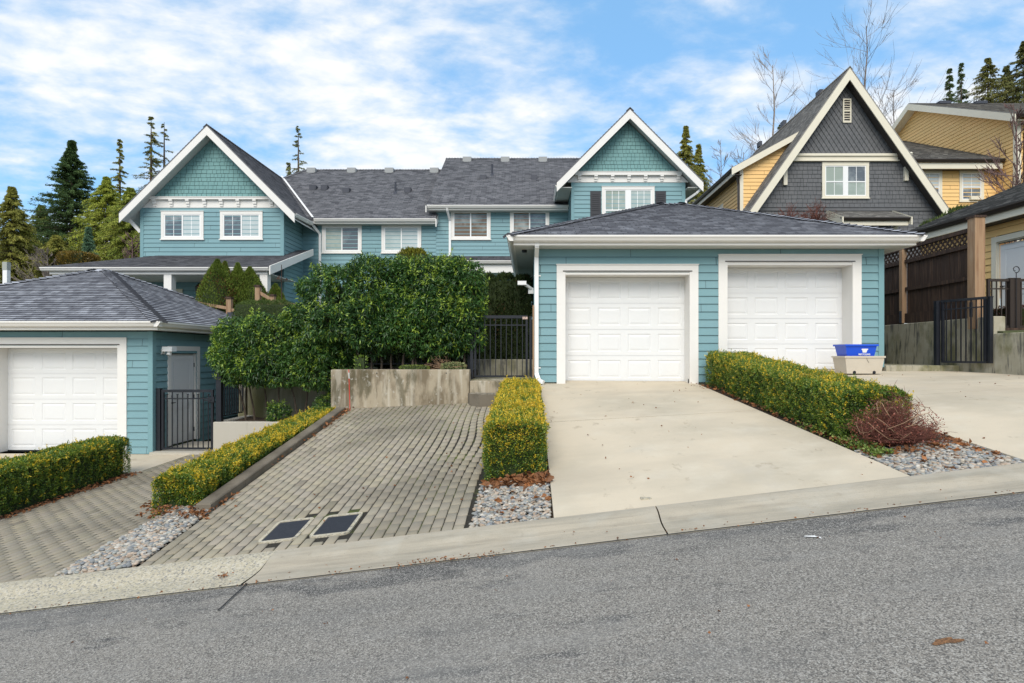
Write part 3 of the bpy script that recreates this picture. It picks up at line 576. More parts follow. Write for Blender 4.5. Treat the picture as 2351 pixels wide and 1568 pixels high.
door_surround(g,F,DA[0],DA[1],DA[2],DA[3],.2,.16,.4); garage_door(g,F,DA[0],DA[1],DA[2]+.01,DA[3]-.05,.38)
door_surround(g,F,DB[0],DB[1],DB[2],DB[3],.17,.16,.4); garage_door(g,F,DB[0],DB[1],DB[2]+.01,DB[3]-.05,.38)
box_part('inner_wall',m_dark,g,X0+.1,X1-.12,LY+.6,LY+.62,-2.3,zt)
panel_door(g,S,sd[0]+.11,sd[1]-.0,sd[2],sd[3],rec=.05)
hip_garage_roof(g,LX-7.72,-7.84,LY-.53,LY+7.27,.72); soffit(g,LX-7.72,-7.84,LY-.53,LY+7.27,X0,X1,Y0,Y1,zt+.02)
b=MB(); b.box(LX,LX+.04,13.18,13.3,.02,.14); b.bar((LX+.03,13.24,.1),(LX+.2,13.2,.15),.05); b.box(LX+.1,LX+.32,13.08,13.26,.08,.19); b.tube([(LX+.2,13.2,.1),(LX+.2,13.17,0)],.05,8); b.build('floodlight',m_vinyl,g)
b=MB(); b.box(-8.9,-8.55,LY+4.3,LY+4.7,.72+(-7.84+8.9)*.35,.72+(8.9-7.84)*.4167+.1); b.build('roof_vent',m_iron,g)
m_tealdk=mat('teal_gap_shade',(.05,.09,.095),.9); m_greydk=mat('grey_gap_shade',(.03,.031,.033),.9)  # backing colours darkened to paint the shade in the gaps between shingles
# ---------------- blue row house ----------------
H=thing('row_house','long teal row house with two steep gables behind the garages','house',(-4,22.3,.5))
def ext_tri(xc,za,sl,zlim=None):
    def f(z): h=max(0,(za-z)/sl); return (xc-h,xc+h)
    return f
def rake(root,xc,za,hw,sl,yf,hv,th,m,name='rake_board'):
    # two boards below the roof edge; hv = vertical height
    for sg in (-1,1):
        zt_=za-hw*sl; b=MB(); x1=xc+sg*hw
        P=[(xc,za-hv),(x1,zt_-hv),(x1,zt_),(xc,za)]
        if sg>0: pass
        A=[(x,yf,z) for x,z in P]; Bk=[(x,yf+th,z) for x,z in P]
        if sg<0: A=A[::-1]; Bk=Bk[::-1]
        b.quad(A); b.quad(Bk[::-1])
        for i in range(4): j=(i+1)%4; b.quad([A[j],A[i],Bk[i],Bk[j]])
        b.build(name,m,root)
def gable_roof(root,xc,za,hw,sl,y0,y1,m,sm,hv,bm,name='gable_roof',sides=(1,1),soff=.1):
    zt_=za-hw*sl; b=MB()
    if sides[0]: roof_plane(b,(xc-hw,y1,zt_),(xc-hw,y0,zt_),(xc,y0,za),(xc,y1,za),thick=.03)
    if sides[1]: roof_plane(b,(xc+hw,y0,zt_),(xc+hw,y1,zt_),(xc,y1,za),(xc,y0,za),thick=.03)
    r=b.build(name,m,root)
    c=MB(); n1=Vector((-sl,0,1)).normalized(); n2=Vector((sl,0,1)).normalized(); caps(c,(xc,y0,za),(xc,y1-.2,za),n1,n2); c.build('ridge_cap',m,r)
    s=MB(); q=hv-.08
    for sg in (-1,1): s.quad([(xc,y0+.04,za-q),(xc+sg*hw,y0+.04,zt_-q),(xc+sg*hw,y1-.1,zt_-q),(xc,y1-.1,za-q)])
    s.build('soffit',sm,r)
    rake(root,xc,za-.035,hw,sl,y0+.005,hv,.045,bm)
    return r
def belly(root,B,s0,s1,zf0,zf1,zs1,ext,m,n,sm=None):
    b=MB(); l0,r0=ext(zf0); l1,r1=ext(zf1)
    b.hexa([B.p(l0,zf0,.03),B.p(r0,zf0,.03),B.p(r0,zf0,0),B.p(l0,zf0,0),B.p(l1,zf1,.03),B.p(r1,zf1,.03),B.p(r1,zf1,0),B.p(l1,zf1,0)])
    fz=b.build('frieze',m,root)
    l2,r2=ext(zs1); s=MB(); B.box(s,l1+.03,r1-.03,zf1,zs1-.02,0,.14); B.box(s,l1+.0,r1-.0,zs1-.02,zs1,0,.16); s.build('shelf',m,fz)
    for k in range(n):
        x=s0+(s1-s0)*(k+.5)/n if True else 0
        q=MB(); h=zf1-zf0
        B.box(q,x-.065,x+.065,zf1-h*.2,zf1,.03,.135); B.box(q,x-.065,x+.065,zf1-h*.55,zf1-h*.2,.03,.095); B.box(q,x-.055,x+.055,zf1-h*.85,zf1-h*.55,.03,.06); q.build('bracket',m,fz)
# left gable
YF=22.3; F=front(YF); xc=-12.05
hv=.34; soffZ=8.6-.3
e1=ext_tri(xc,8.32,1.0)
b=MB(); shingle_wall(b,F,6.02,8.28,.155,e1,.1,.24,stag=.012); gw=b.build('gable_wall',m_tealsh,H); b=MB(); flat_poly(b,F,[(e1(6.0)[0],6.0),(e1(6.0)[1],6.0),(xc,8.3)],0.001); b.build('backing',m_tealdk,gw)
belly(H,F,-14.6,-9.5,5.62,5.92,6.02,ext_tri(xc,8.32,1.0),m_cream if False else m_white,8)
lw=MB(); lap(lw,F,-14.8,-9.42,3.78,5.62); lap(lw,F,-14.8,-9.42,.5,3.78); lap(lw,Basis((-9.39,0),(0,1),(1,0)),YF+.05,24.25,.5,5.5); lap(lw,Basis((-14.82,30),(0,-1),(-1,0)),0,7.7,.5,5.5)
lw.build('wall',m_teal,H)
b=MB(); F.box(b,-9.5,-9.365,.5,5.62,0,.03); b.box(-9.39,-9.36,YF,YF+.1,.5,5.5); b.build('corner_board',m_tealb,H); bpart('corner_board',m_tealb,H,F,-14.85,-14.72,.5,5.62,0,.03)
rl=gable_roof(H,xc,8.6,3.28,1.0,21.8,28.6,m_roof_far,m_soffit,hv,m_white)
window(H,F,-14.04,-12.42,4.42,5.48,'slider',(2,2),(1,3)); window(H,F,-11.79,-10.17,4.42,5.48,'slider',(2,2),(1,3))
gutter(H,(-8.87,21.9,5.2),(-8.87,23.7,5.26),(1,0,0),m_white)
b=MB(); b.bar((-15.28,22.3,5.18),(-14.86,22.34,4.7),.12,.12); b.build('knee_brace',m_white,H)
# porch
b=MB(); n1=roof_plane(b,(-16.6,19.8,2.98),(-8.8,19.8,2.98),(-8.8,22.3,3.8),(-14.1,22.3,3.8)); roof_plane(b,(-16.6,23.8,2.98),(-16.6,19.8,2.98),(-14.1,22.3,3.8),(-14.1,23.8,3.8)); roof_plane(b,(-9.4,22.3,3.8),(-8.8,22.3,3.8),(-8.8,23.7,4.26),(-9.4,23.7,4.26))
pr=b.build('porch_roof',m_roof_far,H)
gutter(pr,(-16.6,19.9,2.86),(-8.84,19.9,2.86),(0,-1,0),m_white)
b=MB(); b.box(-16.4,-8.95,19.95,20.15,2.76,2.86); b.box(-16.4,-8.9,20.15,22.28,2.78,2.8); b.build('porch_beam',m_white,H)
b=MB(); P=[(19.75,2.72),(23.7,4.04),(23.7,4.3),(19.75,3.02)]; A=[(-8.8,y,z) for y,z in P]; C_=[(-8.76,y,z) for y,z in P]; b.quad(A[::-1]); b.quad(C_)
for i in range(4): j=(i+1)%4; b.quad([A[i],A[j],C_[j],C_[i]])
b.build('rake_board',m_white,H)
for px in (390,609,170): x=PX(px,20.1); box_part('porch_post',m_white,H,x-.13,x+.13,19.97,20.23,.9,2.77)
window(H,F,-14.35,-13.22,1.2,2.5,'fixed',(2,4),(3,),tm=m_cream); window(H,F,-12.55,-11.5,.6,2.6,'fixed',None,(1,),tm=m_cream)
b=MB(); x=PX(455,22.1); b.box(x-.06,x+.06,YF-.05,YF,2.35,2.6); b.tube([(x,YF-.15,2.28),(x,YF-.15,2.34),(x,YF-.15,2.6),(x,YF-.15,2.72)],[.05,.11,.13,.02],8); b.build('wall_lantern',m_black,H)
# middle section
YM=24.2; F=front(YM)
lw=MB(); lap(lw,F,-9.39,-3.86,.5,5.42); lap(lw,F,-3.86,1.7,.5,5.97); lw.build('wall',m_teal,H)
for px0,px1,py0,py1,gl in [(740,831,515.5,583,(0,1)),(876.4,967.5,515.5,583,(4,3)),(1035,1126.5,481,552,(2,2)),(1171,1261,481,552,(2,1))]:
    window(H,F,PX(px0,YM),PX(px1,YM),PZ(py1,YM)+.04,PZ(py0,YM),'slider',None,gl)
def main_roof(x0e,x0r,x1,ze,zr,name='roof'):
    b=MB(); n1=roof_plane(b,(x0e,23.7,ze),(x1,23.7,ze),(x1,29.33,zr),(x0r,29.33,zr)); n2=roof_plane(b,(x1,35,ze),(x0e,35,ze),(x0r,29.33,zr),(x1,29.33,zr))
    if x0e!=x0r: roof_plane(b,(x0e,35,ze),(x0e,23.7,ze),(x0r,29.33,zr),(x0r,29.33,zr))
    r=b.build(name,m_roof_far,H); c=MB(); caps(c,(x0r,29.33,zr),(x1,29.33,zr),n1,n2)
    if x0e!=x0r: caps(c,(x0e,23.7,ze),(x0r,29.33,zr),n1,Vector((-.8,0,1)).normalized())
    c.build('ridge_cap',m_roof_far,r); return r
r2=main_roof(-14.7,-11.2,-3.8,5.53,9.3); r3=main_roof(-4.18,-4.18,6.2,6.08,9.87)
gutter(H,(-8.75,23.8,5.42),(-3.78,23.8,5.42),(0,-1,0),m_white); gutter(H,(-4.15,23.8,5.97),(1.62,23.8,5.97),(0,-1,0),m_white)
box_part('fascia',m_white,H,-9.3,-3.8,23.8,23.83,5.36,5.5); box_part('fascia',m_white,H,-4.15,1.65,23.8,23.83,5.91,6.05)
box_part('soffit',m_soffit,H,-9.3,-3.8,23.83,24.2,5.36,5.375); box_part('soffit',m_soffit,H,-4.15,1.65,23.83,24.2,5.91,5.925)
b=MB(); A=[(-3.8,23.66,5.2),(-3.8,24.3,5.6),(-3.8,24.3,5.9),(-3.8,23.66,5.5)]; b.quad(A); b.quad([(x+.04,y,z) for x,y,z in A][::-1]); b.quad([A[0],(-3.76,23.66,5.2),(-3.76,23.66,5.5),A[3]])
A=[(-4.2,23.62,5.78),(-4.2,24.5,6.3),(-4.2,24.5,6.6),(-4.2,23.62,6.05)]; b.quad(A); b.quad([(x+.04,y,z) for x,y,z in A][::-1]); b.quad([A[0],(-4.16,23.62,5.78),(-4.16,23.62,6.05),A[3]])
b.build('rake_end',m_white,H)
b=MB(); 
A=[Vector((-8.78+.02,23.62,5.52)),Vector((-12.05,28.42,8.66))]; b.bar(A[0]+Vector((0,0,.06)),A[1]+Vector((0,0,.06)),.09,.012); b.build('valley_flashing',m_vinyl,H)
def vent(px,py,hgt=.12,w_=.34,m=m_iron,ze=5.53,name='roof_vent'):
    # put on the roof plane z=ze+.67*(y-23.7)
    s_=(CY-py)/FPX; y=(ze-.67*23.7)/(s_-.67); x=PX(px,y); z=ze+.67*(y-23.7)
    b=MB(); b.box(x-w_/2,x+w_/2,y-.2,y+.2,z-.1,z+hgt+.08); b.box(x-w_*.36,x+w_*.36,y-.21,y-.2,z-.12,z+.05); b.build(name,m,H)
for px,py in ((721,433),(747,433),(797,439),(937,438)): vent(px,py,.03,.3)
for px,py in ((1110,409),(1226,409)): vent(px,py,.03,.3,ze=6.08)
m_ventg=mat('grey_ridge_vent',(.3,.31,.31),.5)
for px in (717,809,895,998): vent(px,394,.06,.42,m_ventg)
for px in (1073,1160,1246): vent(px,369,.06,.42,m_ventg,6.08)
for px,py,ze in ((908,443,5.53),(1130,402,6.08)):
    s_=(CY-py)/FPX; y=(ze-.67*23.7)/(s_-.67); x=PX(px,y); z=ze+.67*(y-23.7)
    b=MB(); b.tube([(x,y,z-.1),(x,y,z+.5)],.045,8); b.tube([(x,y,z-.1),(x,y,z+.06)],[.16,.06],8); b.build('vent_pipe',m_iron,H)
x=PX(733,YM-.1); downspout(H,[(x-.2,23.75,5.42),(x-.2,23.78,5.36),(x+.02,YM-.06,5.0),(x+.02,YM-.06,1.5)],w_=.09)
x=PX(1030.5,YM-.1); downspout(H,[(x-.02,23.75,5.97),(x-.02,23.78,5.9),(x+.04,YM-.06,5.55),(x+.04,YM-.06,4.1),(x-.12,YM-.2,3.95)],w_=.09)
# pent roof over the ground floor
b=MB(); roof_plane(b,(-4.1,23.1,3.74),(1.3,23.1,3.74),(1.3,24.2,4.1),(-4.1,24.2,4.1)); p=b.build('pent_roof',m_roof_far,H); gutter(p,(-4.1,23.2,3.62),(1.3,23.2,3.62),(0,-1,0),m_white)
b=MB(); b.box(-4.05,1.3,23.25,24.2,3.28,3.62); b.build('pent_beam',m_white,H)
# right gable
xc=3.77; F=front(YF); e2=ext_tri(xc,8.9,1.0)
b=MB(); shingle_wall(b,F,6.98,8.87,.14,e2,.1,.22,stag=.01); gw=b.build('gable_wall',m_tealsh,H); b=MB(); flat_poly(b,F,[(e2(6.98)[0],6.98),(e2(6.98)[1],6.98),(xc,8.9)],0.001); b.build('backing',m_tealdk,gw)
belly(H,F,1.6,6.0,6.59,6.84,6.98,e2,m_white,7)
lw=MB(); lap(lw,F,1.65,5.9,1.5,6.59); lap(lw,Basis((1.61,28),(0,-1),(-1,0)),0,5.68,3.5,6.6); lap(lw,Basis((5.94,0),(0,1),(1,0)),YF+.05,28,3.5,6.6); lw.build('wall',m_teal,H)
bpart('corner_board',m_tealb,H,F,1.6,1.72,1.5,6.59,0,.03); bpart('corner_board',m_tealb,H,F,5.83,5.96,1.5,6.59,0,.03)
gable_roof(H,xc,9.22,2.74,1.0,21.8,28.5,m_roof_far,m_soffit,hv,m_white)
box_part('soffit',m_soffit,H,1.03,1.6,21.9,28,6.28,6.3); box_part('soffit',m_soffit,H,5.95,6.5,21.9,28,6.28,6.3)
gutter(H,(1.12,24.2,6.27),(1.12,21.9,6.27),(-1,0,0),m_white); gutter(H,(6.42,21.9,6.27),(6.42,28,6.27),(1,0,0),m_white)
downspout(H,[(6.45,21.95,6.25),(6.3,22.0,6.1),(5.98,22.28,5.9),(5.98,22.28,3)],w_=.08)
window(H,F,2.77,4.78,4.75,6.42,'pair',{'u':(3,3)},(0,0,4,4))
for a,c in ((2.33,2.74),(4.81,5.22)):
    b=MB(); F.box(b,a,c,4.8,6.25,.0,.03); 
    for z0,z1 in ((4.86,5.42),(5.5,6.18)):
        F.box(b,a+.06,c-.06,z0,z1,.03,.032)
        for k in range(9): zz=z0+(z1-z0)*(k+.2)/9; F.box(b,a+.07,c-.07,zz,zz+.035,.03,.045)
    b.build('shutter',m_shutter,H)
# ---------------- grey A-frame house with yellow wing ----------------
G=thing('gabled_house','dark grey shingled house with a very steep gable and yellow side wing','house',(13.5,25,2))
YG=25.0; F=front(YG); xc=13.47; za=12.1; SL=1.43; hw=4.27
e=ext_tri(xc,za-.42,SL)
b=MB(); zb=PZ(354.8,YG); cw,chh=.215,.33
k=0; z=zb-.1
while z<za-.4:
    l,r=e(z+.05); x=xc-cw*40+(k%2)*cw/2
    while x<r:
        if x>l-.02 and x<r+.02:
            b.quad([F.p(x,z,.026),F.p(x+cw/2-.012,z+chh/2,.018),F.p(x,z+chh-.02,.004),F.p(x-cw/2+.012,z+chh/2,.018)])
            b.quad([F.p(x,z,.0),F.p(x+cw/2-.006,z+chh/2,0),F.p(x+cw/2-.006,z+chh/2,.018),F.p(x,z,.026)]); b.quad([F.p(x-cw/2+.006,z+chh/2,0),F.p(x,z,0),F.p(x,z,.026),F.p(x-cw/2+.006,z+chh/2,.018)])
        x+=cw
    z+=chh/2; k+=1
gw=b.build('gable_wall',m_grey,G); b=MB(); flat_poly(b,F,[(e(zb)[0],zb),(e(zb)[1],zb),(xc,za-.42)],0); b.build('backing',m_greydk,gw)
el=lambda z:(max(e(z)[0],9.55),min(e(z)[1],17.45))
wx0,wx1,wz0,wz1=PX(1886.6,YG),PX(1993.8,YG),PZ(455,YG),PZ(374,YG)
zs=PZ(480,YG)
b=MB(); shingle_wall(b,F,zs+.08,PZ(372,YG),.175,el,.12,.27,t0=.022,stag=.012,holes=[(wx0+.05,wx1-.05,wz0+.05,wz1-.05)]); shingle_wall(b,F,1.5,zs-.08,.175,lambda z:(9.4,17.5),.12,.27,t0=.022,stag=.012)
bk=MB(); F.box(bk,9.4,17.5,1.5,zs-.01,-.1,.001); bk.quad([F.p(9.4,zs,0),F.p(17.5,zs,0),F.p(e(zb)[1],zb,0),F.p(e(zb)[0],zb,0)]); gw=b.build('wall',m_grey,G); bk.build('backing',m_greydk,gw)
b=MB(); F.box(b,9.4,17.5,zs-.08,zs+.06,0,.05); F.box(b,9.4,17.5,zs+.06,zs+.08,0,.08); b.build('belt_course',m_grey,G)
b=MB(); l,r=e(zb)
F.box(b,l-.05,r+.05,zb-.1,zb+.0,0,.16); F.box(b,l-.1,r+.1,zb-.26,zb-.1,0,.1); F.box(b,l-.15,r+.15,zb-.31,zb-.26,0,.13); b.build('belly_band',m_cream,G)
for px,a,c in ((1801,386,425),(2078,376,415)):
    x=PX(px,YG); b=MB(); F.box(b,x-.08,x+.08,PZ(c,YG)-.02,PZ(a,YG)+.2,0,.12); b.bar(F.p(x,PZ(a,YG)-.05,.1),F.p(x,PZ(a,YG)+.35,.4),.1,.12); b.build('bracket',m_cream,G)
window(G,F,wx0,wx1,wz0,wz1,'pair',{'u':(2,1),'l':(2,1)},(0,0,1,0),tm=m_cream,trim=.13)
lv=MB(); lx0,lx1,lz0,lz1=PX(1934,YG),PX(1953,YG),PZ(282.6,YG),PZ(227.7,YG)
F.box(lv,lx0,lx0+.05,lz0,lz1,.02,.06); F.box(lv,lx1-.05,lx1,lz0,lz1,.02,.06); F.box(lv,lx0,lx1,lz1-.05,lz1,.02,.062); F.box(lv,lx0,lx1,lz0,lz0+.05,.02,.062); F.box(lv,lx0+.05,lx1-.05,(lz0+lz1)/2-.025,(lz0+lz1)/2+.025,.02,.06); 
for k in range(9):
    z=lz0+.06+(lz1-lz0-.1)*k/9; lv.hexa([F.p(lx0+.05,z,.055),F.p(lx1-.05,z,.055),F.p(lx1-.05,z,.045),F.p(lx0+.05,z,.045),F.p(lx0+.05,z+.035,.03),F.p(lx1-.05,z+.035,.03),F.p(lx1-.05,z+.035,.02),F.p(lx0+.05,z+.035,.02)])
lv=lv.build('louvre_vent',m_cream,G); bpart('backing',m_brown,lv,F,lx0+.01,lx1-.01,lz0+.01,lz1-.01,.0,.021)
gable_roof(G,xc,za,hw,SL,24.5,35,m_roof_grey,m_brownsoff,.5,m_cream)
# small entry roof
b=MB(); roof_plane(b,(12.7,23.75,5.6),(15.6,23.75,5.6),(15.45,25,6.15),(12.9,25,6.15)); b.build('entry_roof',m_roof_grey,G)
gutter(G,(12.75,23.85,5.48),(15.5,23.85,5.48),(0,-1,0),m_brown)
b=MB(); b.box(12.75,15.5,23.86,23.95,5.3,5.48); 
for x in (12.72,15.52): b.quad([(x,23.7,5.3),(x,23.7,5.62),(x,25,6.2),(x,25,5.85)]); b.quad([(x+.05,23.7,5.3),(x+.05,25,5.85),(x+.05,25,6.2),(x+.05,23.7,5.62)]); b.quad([(x,23.7,5.3),(x+.05,23.7,5.3),(x+.05,23.7,5.62),(x,23.7,5.62)])
for x in (13.1,15.1): b.bar((x,24.97,4.7),(x,23.95,5.35),.12,.12)
b.build('entry_fascia',m_cream,G)
box_part('entry_door',m_dark,G,13.3,14.9,24.93,24.96,2.5,5.1)
# yellow wing on the left
F=front(26.0); wl=9.4
wing_top=lambda z:(max(wl,8.96+(z-8.27+.25)/.54), xc-(za-z)/SL+.05)
b=MB(); lap(b,F,0,0,4.0,10.4,.17,ext=wing_top); lap(b,Basis((wl,34),(0,-1),(-1,0)),0,7.95,4.0,8.35,.17); b.build('wing_wall',m_yellow,G)
b=MB(); F.box(b,wl-.03,wl+.13,4,8.3,0,.03); b.box(wl-.03,wl,26,26.1,4,8.3); b.build('corner_board',m_cream,G)
b=MB(); n=roof_plane(b,(8.96,34.5,8.27),(8.96,25.7,8.27),(12.1,25.7,9.97),(12.1,34.5,9.97)); b.build('wing_roof',m_roof_grey,G)
b=MB(); P=[(8.92,7.93),(8.92,8.24),(12.0,9.9),(11.75,9.5)]; A=[(x,25.68,z) for x,z in P]; C_=[(x,25.73,z) for x,z in P]; b.quad(A); b.quad(C_[::-1])
for i in range(4): j=(i+1)%4; b.quad([A[j],A[i],C_[i],C_[j]])
b.build('rake_board',m_cream,G)
gutter(G,(9.03,34.4,8.13),(9.03,25.75,8.13),(-1,0,0),m_brown); box_part('fascia',m_cream,G,9.03,9.06,25.75,34.4,7.95,8.2); box_part('soffit',m_brownsoff,G,9.06,9.4,25.75,34.4,7.95,7.97)
window(G,Basis((wl,0),(0,-1),(-1,0)),-29.3,-28.2,5.8,7.3,'single',{'u':(2,1)},(3,1),tm=m_cream); window(G,Basis((wl,0),(0,-1),(-1,0)),-32.5,-31.4,6.2,7.3,'single',None,(3,1),tm=m_cream)
downspout(G,[(8.95,25.75,8.15),(9.25,25.9,7.85),(9.33,26.0,7.6),(9.33,26.0,4)],m_brown,.09)
b=MB(); 
for px,py in ((1883,214),(1800,283),(1745,330)):
    t=(CY-py)/(px-CX); 
    # point on left slope: z=za-(xc-x)*SL ; ray x=px', z=py'
    ax=(px-CX)/FPX; az_=(CY-py)/FPX; d=(za-xc*SL)/(az_-ax*SL); x=ax*d; z=az_*d
    b.box(x-.12,x+.05,d-.2,d+.2,z-.2,z+.1)
b.build('roof_vent',m_iron,G)
# ---------------- yellow house on the right ----------------
Yh=thing('gabled_house','tall yellow house with dark roof at the right edge behind the grey gable','house',(22,26,2))
W=20.8; S=Basis((W,0),(0,-1),(-1,0)); yn=24.9; yr=31.3; zr=13.5; ze=10.36
def rz(y): return zr-abs(y-yr)*.49
b=MB(); lap(b,S,0,0,2.5,13.2,.17,ext=lambda z:(-(yr+min((zr-.25-z)/.49,5.9)),-(yr-min((zr-.25-z)/.49,6.35)))); lap(b,front(yn),W+.05,30,2.5,ze-.2,.17)
F=front(26.0); wx0,wx1,wz0,wz1=PX(2201.5,26),PX(2257.5,26),PZ(463,26),PZ(392,26)
lap(b,F,16.2,W,2.5,8.4,.17); b.build('wall',m_yellow,Yh)
b=MB(); b.box(W-.04,W+.0,yn-.03,yn+.14,2.5,ze-.25); b.box(W-.04,W+.14,yn-.06,yn-.03,2.5,ze-.25); b.build('corner_board',m_cream,Yh)
b=MB(); n1=roof_plane(b,(W-.45,yn-.5,rz(yn-.5)),(31,yn-.5,rz(yn-.5)),(31,yr,zr),(W-.45,yr,zr)); n2=roof_plane(b,(31,37.7,rz(37.7)),(W-.45,37.7,rz(37.7)),(W-.45,yr,zr),(31,yr,zr)); rf=b.build('roof',m_roof_grey,Yh)
b=MB()
for ya in (yn-.5,37.7):
    A=[(W-.5,yr,zr-.36),(W-.5,yr,zr-.03),(W-.5,ya,rz(ya)-.03),(W-.5,ya,rz(ya)-.36)]; 
    b.quad(A); b.quad([(x+.05,y,z) for x,y,z in A][::-1]); b.quad([A[0],A[3],(W-.45,ya,rz(ya)-.36),(W-.45,yr,zr-.36)]); b.quad([A[2],A[3],(W-.45,ya,rz(ya)-.36),(W-.45,ya,rz(ya)-.03)])
    b.quad([(W-.45,yr,zr-.3),(W-.45,ya,rz(ya)-.3),(W,ya,rz(ya)-.3),(W,yr,zr-.3)])
b.build('rake_board',m_cream,Yh)
gutter(Yh,(W-.45,yn-.4,rz(yn-.5)-.13),(31,yn-.4,rz(yn-.5)-.13),(0,-1,0),m_brown)
downspout(Yh,[(W+.55,yn-.45,ze-.4),(W+.3,yn-.06,ze-.9),(W+.3,yn-.06,2.5)],m_brown,.1)
box_part('soffit',m_brownsoff,Yh,W,30,yn-.4,yn,ze-.55,ze-.53)
b=MB(); roof_plane(b,(16.0,25.4,8.53),(20.75,25.4,8.53),(20.75,32.4,11.9),(16.0,32.4,11.9)); b.build('lower_roof',m_roof_grey,Yh)
gutter(Yh,(16.2,25.5,8.42),(20.72,25.5,8.42),(0,-1,0),m_brown)
b=MB(); b.box(16.2,20.7,25.52,25.6,8.15,8.4); b.build('fascia',m_cream,Yh); box_part('soffit',m_brownsoff,Yh,16.2,20.7,25.6,26,8.2,8.22)
window(Yh,F,wx0,wx1,wz0,wz1,'single',{'u':(2,1),'l':(2,1)},(3,1),tm=m_cream,trim=.12); x0=PX(2105,26); window(Yh,F,x0,x0+1.1,wz0,wz1,'single',{'u':(2,1)},(3,1),tm=m_cream,trim=.12)
b=MB()
for px,py in ((2165,236),(2248,232)): 
    d=yr-.6; b.box(PX(px,d)-.3,PX(px,d)+.3,d-.2,d+.2,rz(d)-.05,rz(d)+.09)
b.build('roof_vent',m_iron,Yh)
wb=MB(); xb=(wx0+wx1)/2+.15; wb.box(xb-.28,xb+.28,25.82,25.94,wz0+.05,wz0+.2); o=wb.build('window_box',m_cream,Yh)
# ---------------- yellow garage at the right ----------------
YG2=thing('garage','yellow garage with dark gutter behind the wooden fence','garage',(11,12.5,.55))
# wall line along u from (11.35,10) to (10.95,17)
a0=Vector((11.75,8.5)); a1=Vector((11.1,16.5)); u_=(a1-a0).normalized(); n_=Vector((-u_.y,u_.x)); 
if n_.x>0: n_=-n_
S=Basis((a1.x,a1.y),(-u_.x,-u_.y),(n_.x,n_.y)); Lw=(a1-a0).length
b=MB(); lap(b,S,0,Lw,.55,3.2,.163,holes=[(2.36,3.5,.3,2.82)]); b.build('wall',m_yellow,YG2)
b=MB(); p0=S.p(-.3,3.42,.5); p1=S.p(Lw,3.42,.5); q0=S.p(-.3,5.2,-3.8); q1=S.p(Lw,5.2,-3.8); roof_plane(b,p0,p1,q1,q0); b.build('roof',m_roof_grey,YG2)
gutter(YG2,S.p(-.3,3.3,.4),S.p(Lw,3.3,.4),(n_.x,n_.y,0),m_brown); bpart('fascia',m_cream,YG2,S,-.3,Lw,3.14,3.3,.36,.4); bpart('soffit',m_brownsoff,YG2,S,-.3,Lw,3.14,3.16,0,.36)
panel_door(YG2,S,2.42,3.42,.66,2.72,rec=.05,trim=.13,m=m_cream)
# ---------------- walls, steps ----------------
def single(name,b,m,label,cat,loc,group=None,kind=None):
    o=b.build(name,m,None,loc); tag(o,label,cat,group,kind); return o
def cbox(b,x0,x1,y0,y1,z0,z1,c=.012):   # box with chamfered top edges
    b.hexa([(x0,y0,z0),(x1,y0,z0),(x1,y1,z0),(x0,y1,z0),(x0,y0,z1-c),(x1,y0,z1-c),(x1,y1,z1-c),(x0,y1,z1-c)])
    b.f.pop(-5); 
    b.hexa([(x0,y0,z1-c),(x1,y0,z1-c),(x1,y1,z1-c),(x0,y1,z1-c),(x0+c,y0+c,z1),(x1-c,y0+c,z1),(x1-c,y1-c,z1),(x0+c,y1-c,z1)]); b.f.pop(-6)
def wallbox(*a,c=.012):
    b=MB(); x0,x1,y0,y1,z0,z1=a
    A=[(x0,y0,z0),(x1,y0,z0),(x1,y1,z0),(x0,y1,z0)]; Bq=[(x,y,z1-c) for x,y,_ in A]; C=[(x0+c,y0+c,z1),(x1-c,y0+c,z1),(x1-c,y1-c,z1),(x0+c,y1-c,z1)]
    b.quad(A[::-1])
    for i in range(4): j=(i+1)%4; b.quad([A[i],A[j],Bq[j],Bq[i]]); b.quad([Bq[i],Bq[j],C[j],C[i]])
    b.quad(C); return b
w=wallbox(-3.94,-1.19,11.6,11.85,-1.45,-.29); 
o=single('retaining_wall',w,m_wallc,'stained concrete retaining wall below the laurel bushes at the top of the paver driveway','wall',(-2.5,11.7,-1.4))
b=MB()
for x in (-3.03,-1.65): b.tube([(x,11.597,-.36),(x,11.603,-.36)],.013,8)
b.build('tie_hole',m_dark,o)
single('concrete_wall',wallbox(-3.94,-3.72,11.86,14.29,-1.9,-.31),m_wallmoss,'side wall of the raised laurel planter running back from the retaining wall','wall',(-3.8,12.8,-1.9))
single('concrete_wall',wallbox(-6.9,-3.73,14.3,14.5,-2.2,-.58),m_wallmoss,'dark mossy concrete wall behind the row of bare laurel stems','wall',(-5.3,14.4,-2.2))
single('concrete_wall',wallbox(-6.93,-4.15,12.8,12.98,-2.3,-1.47),m_wallpale,'low pale concrete wall beside the lower gate behind the yellow tipped hedge','wall',(-5.5,12.9,-2.3))
single('concrete_wall',wallbox(-7.13,-6.95,12.99+1.3,18.5,-2.3,-.5),m_wallgrey,'grey concrete wall end beside the side door of the left garage','wall',(-7.0,16,-2.3))
single('concrete_wall',wallbox(-6.93,-6.75,12.99,14.29,-2.3,-1.47),m_wallpale,'short pale wall return under the black fence section next to the lower gate','wall',(-6.85,13.6,-2.3))
single('concrete_wall',wallbox(-1.35,.08,13.55,13.75,-.8,-.1),m_wallgrey,'low concrete wall seen through the bars of the gate beside the downspout','wall',(-.6,13.6,-.8))
for nm,x0,x1,y0,y1,z in (('planting_bed',-3.71,-1.2,11.86,14.6,-.34),('planting_bed',-6.74,-3.95,12.99,14.29,-1.52)):
    o=grid(nm,x0,x1,y0,y1,8,6,lambda x,y:z+.03*math.sin(x*5+y*3),m_soil,skirt=.3)
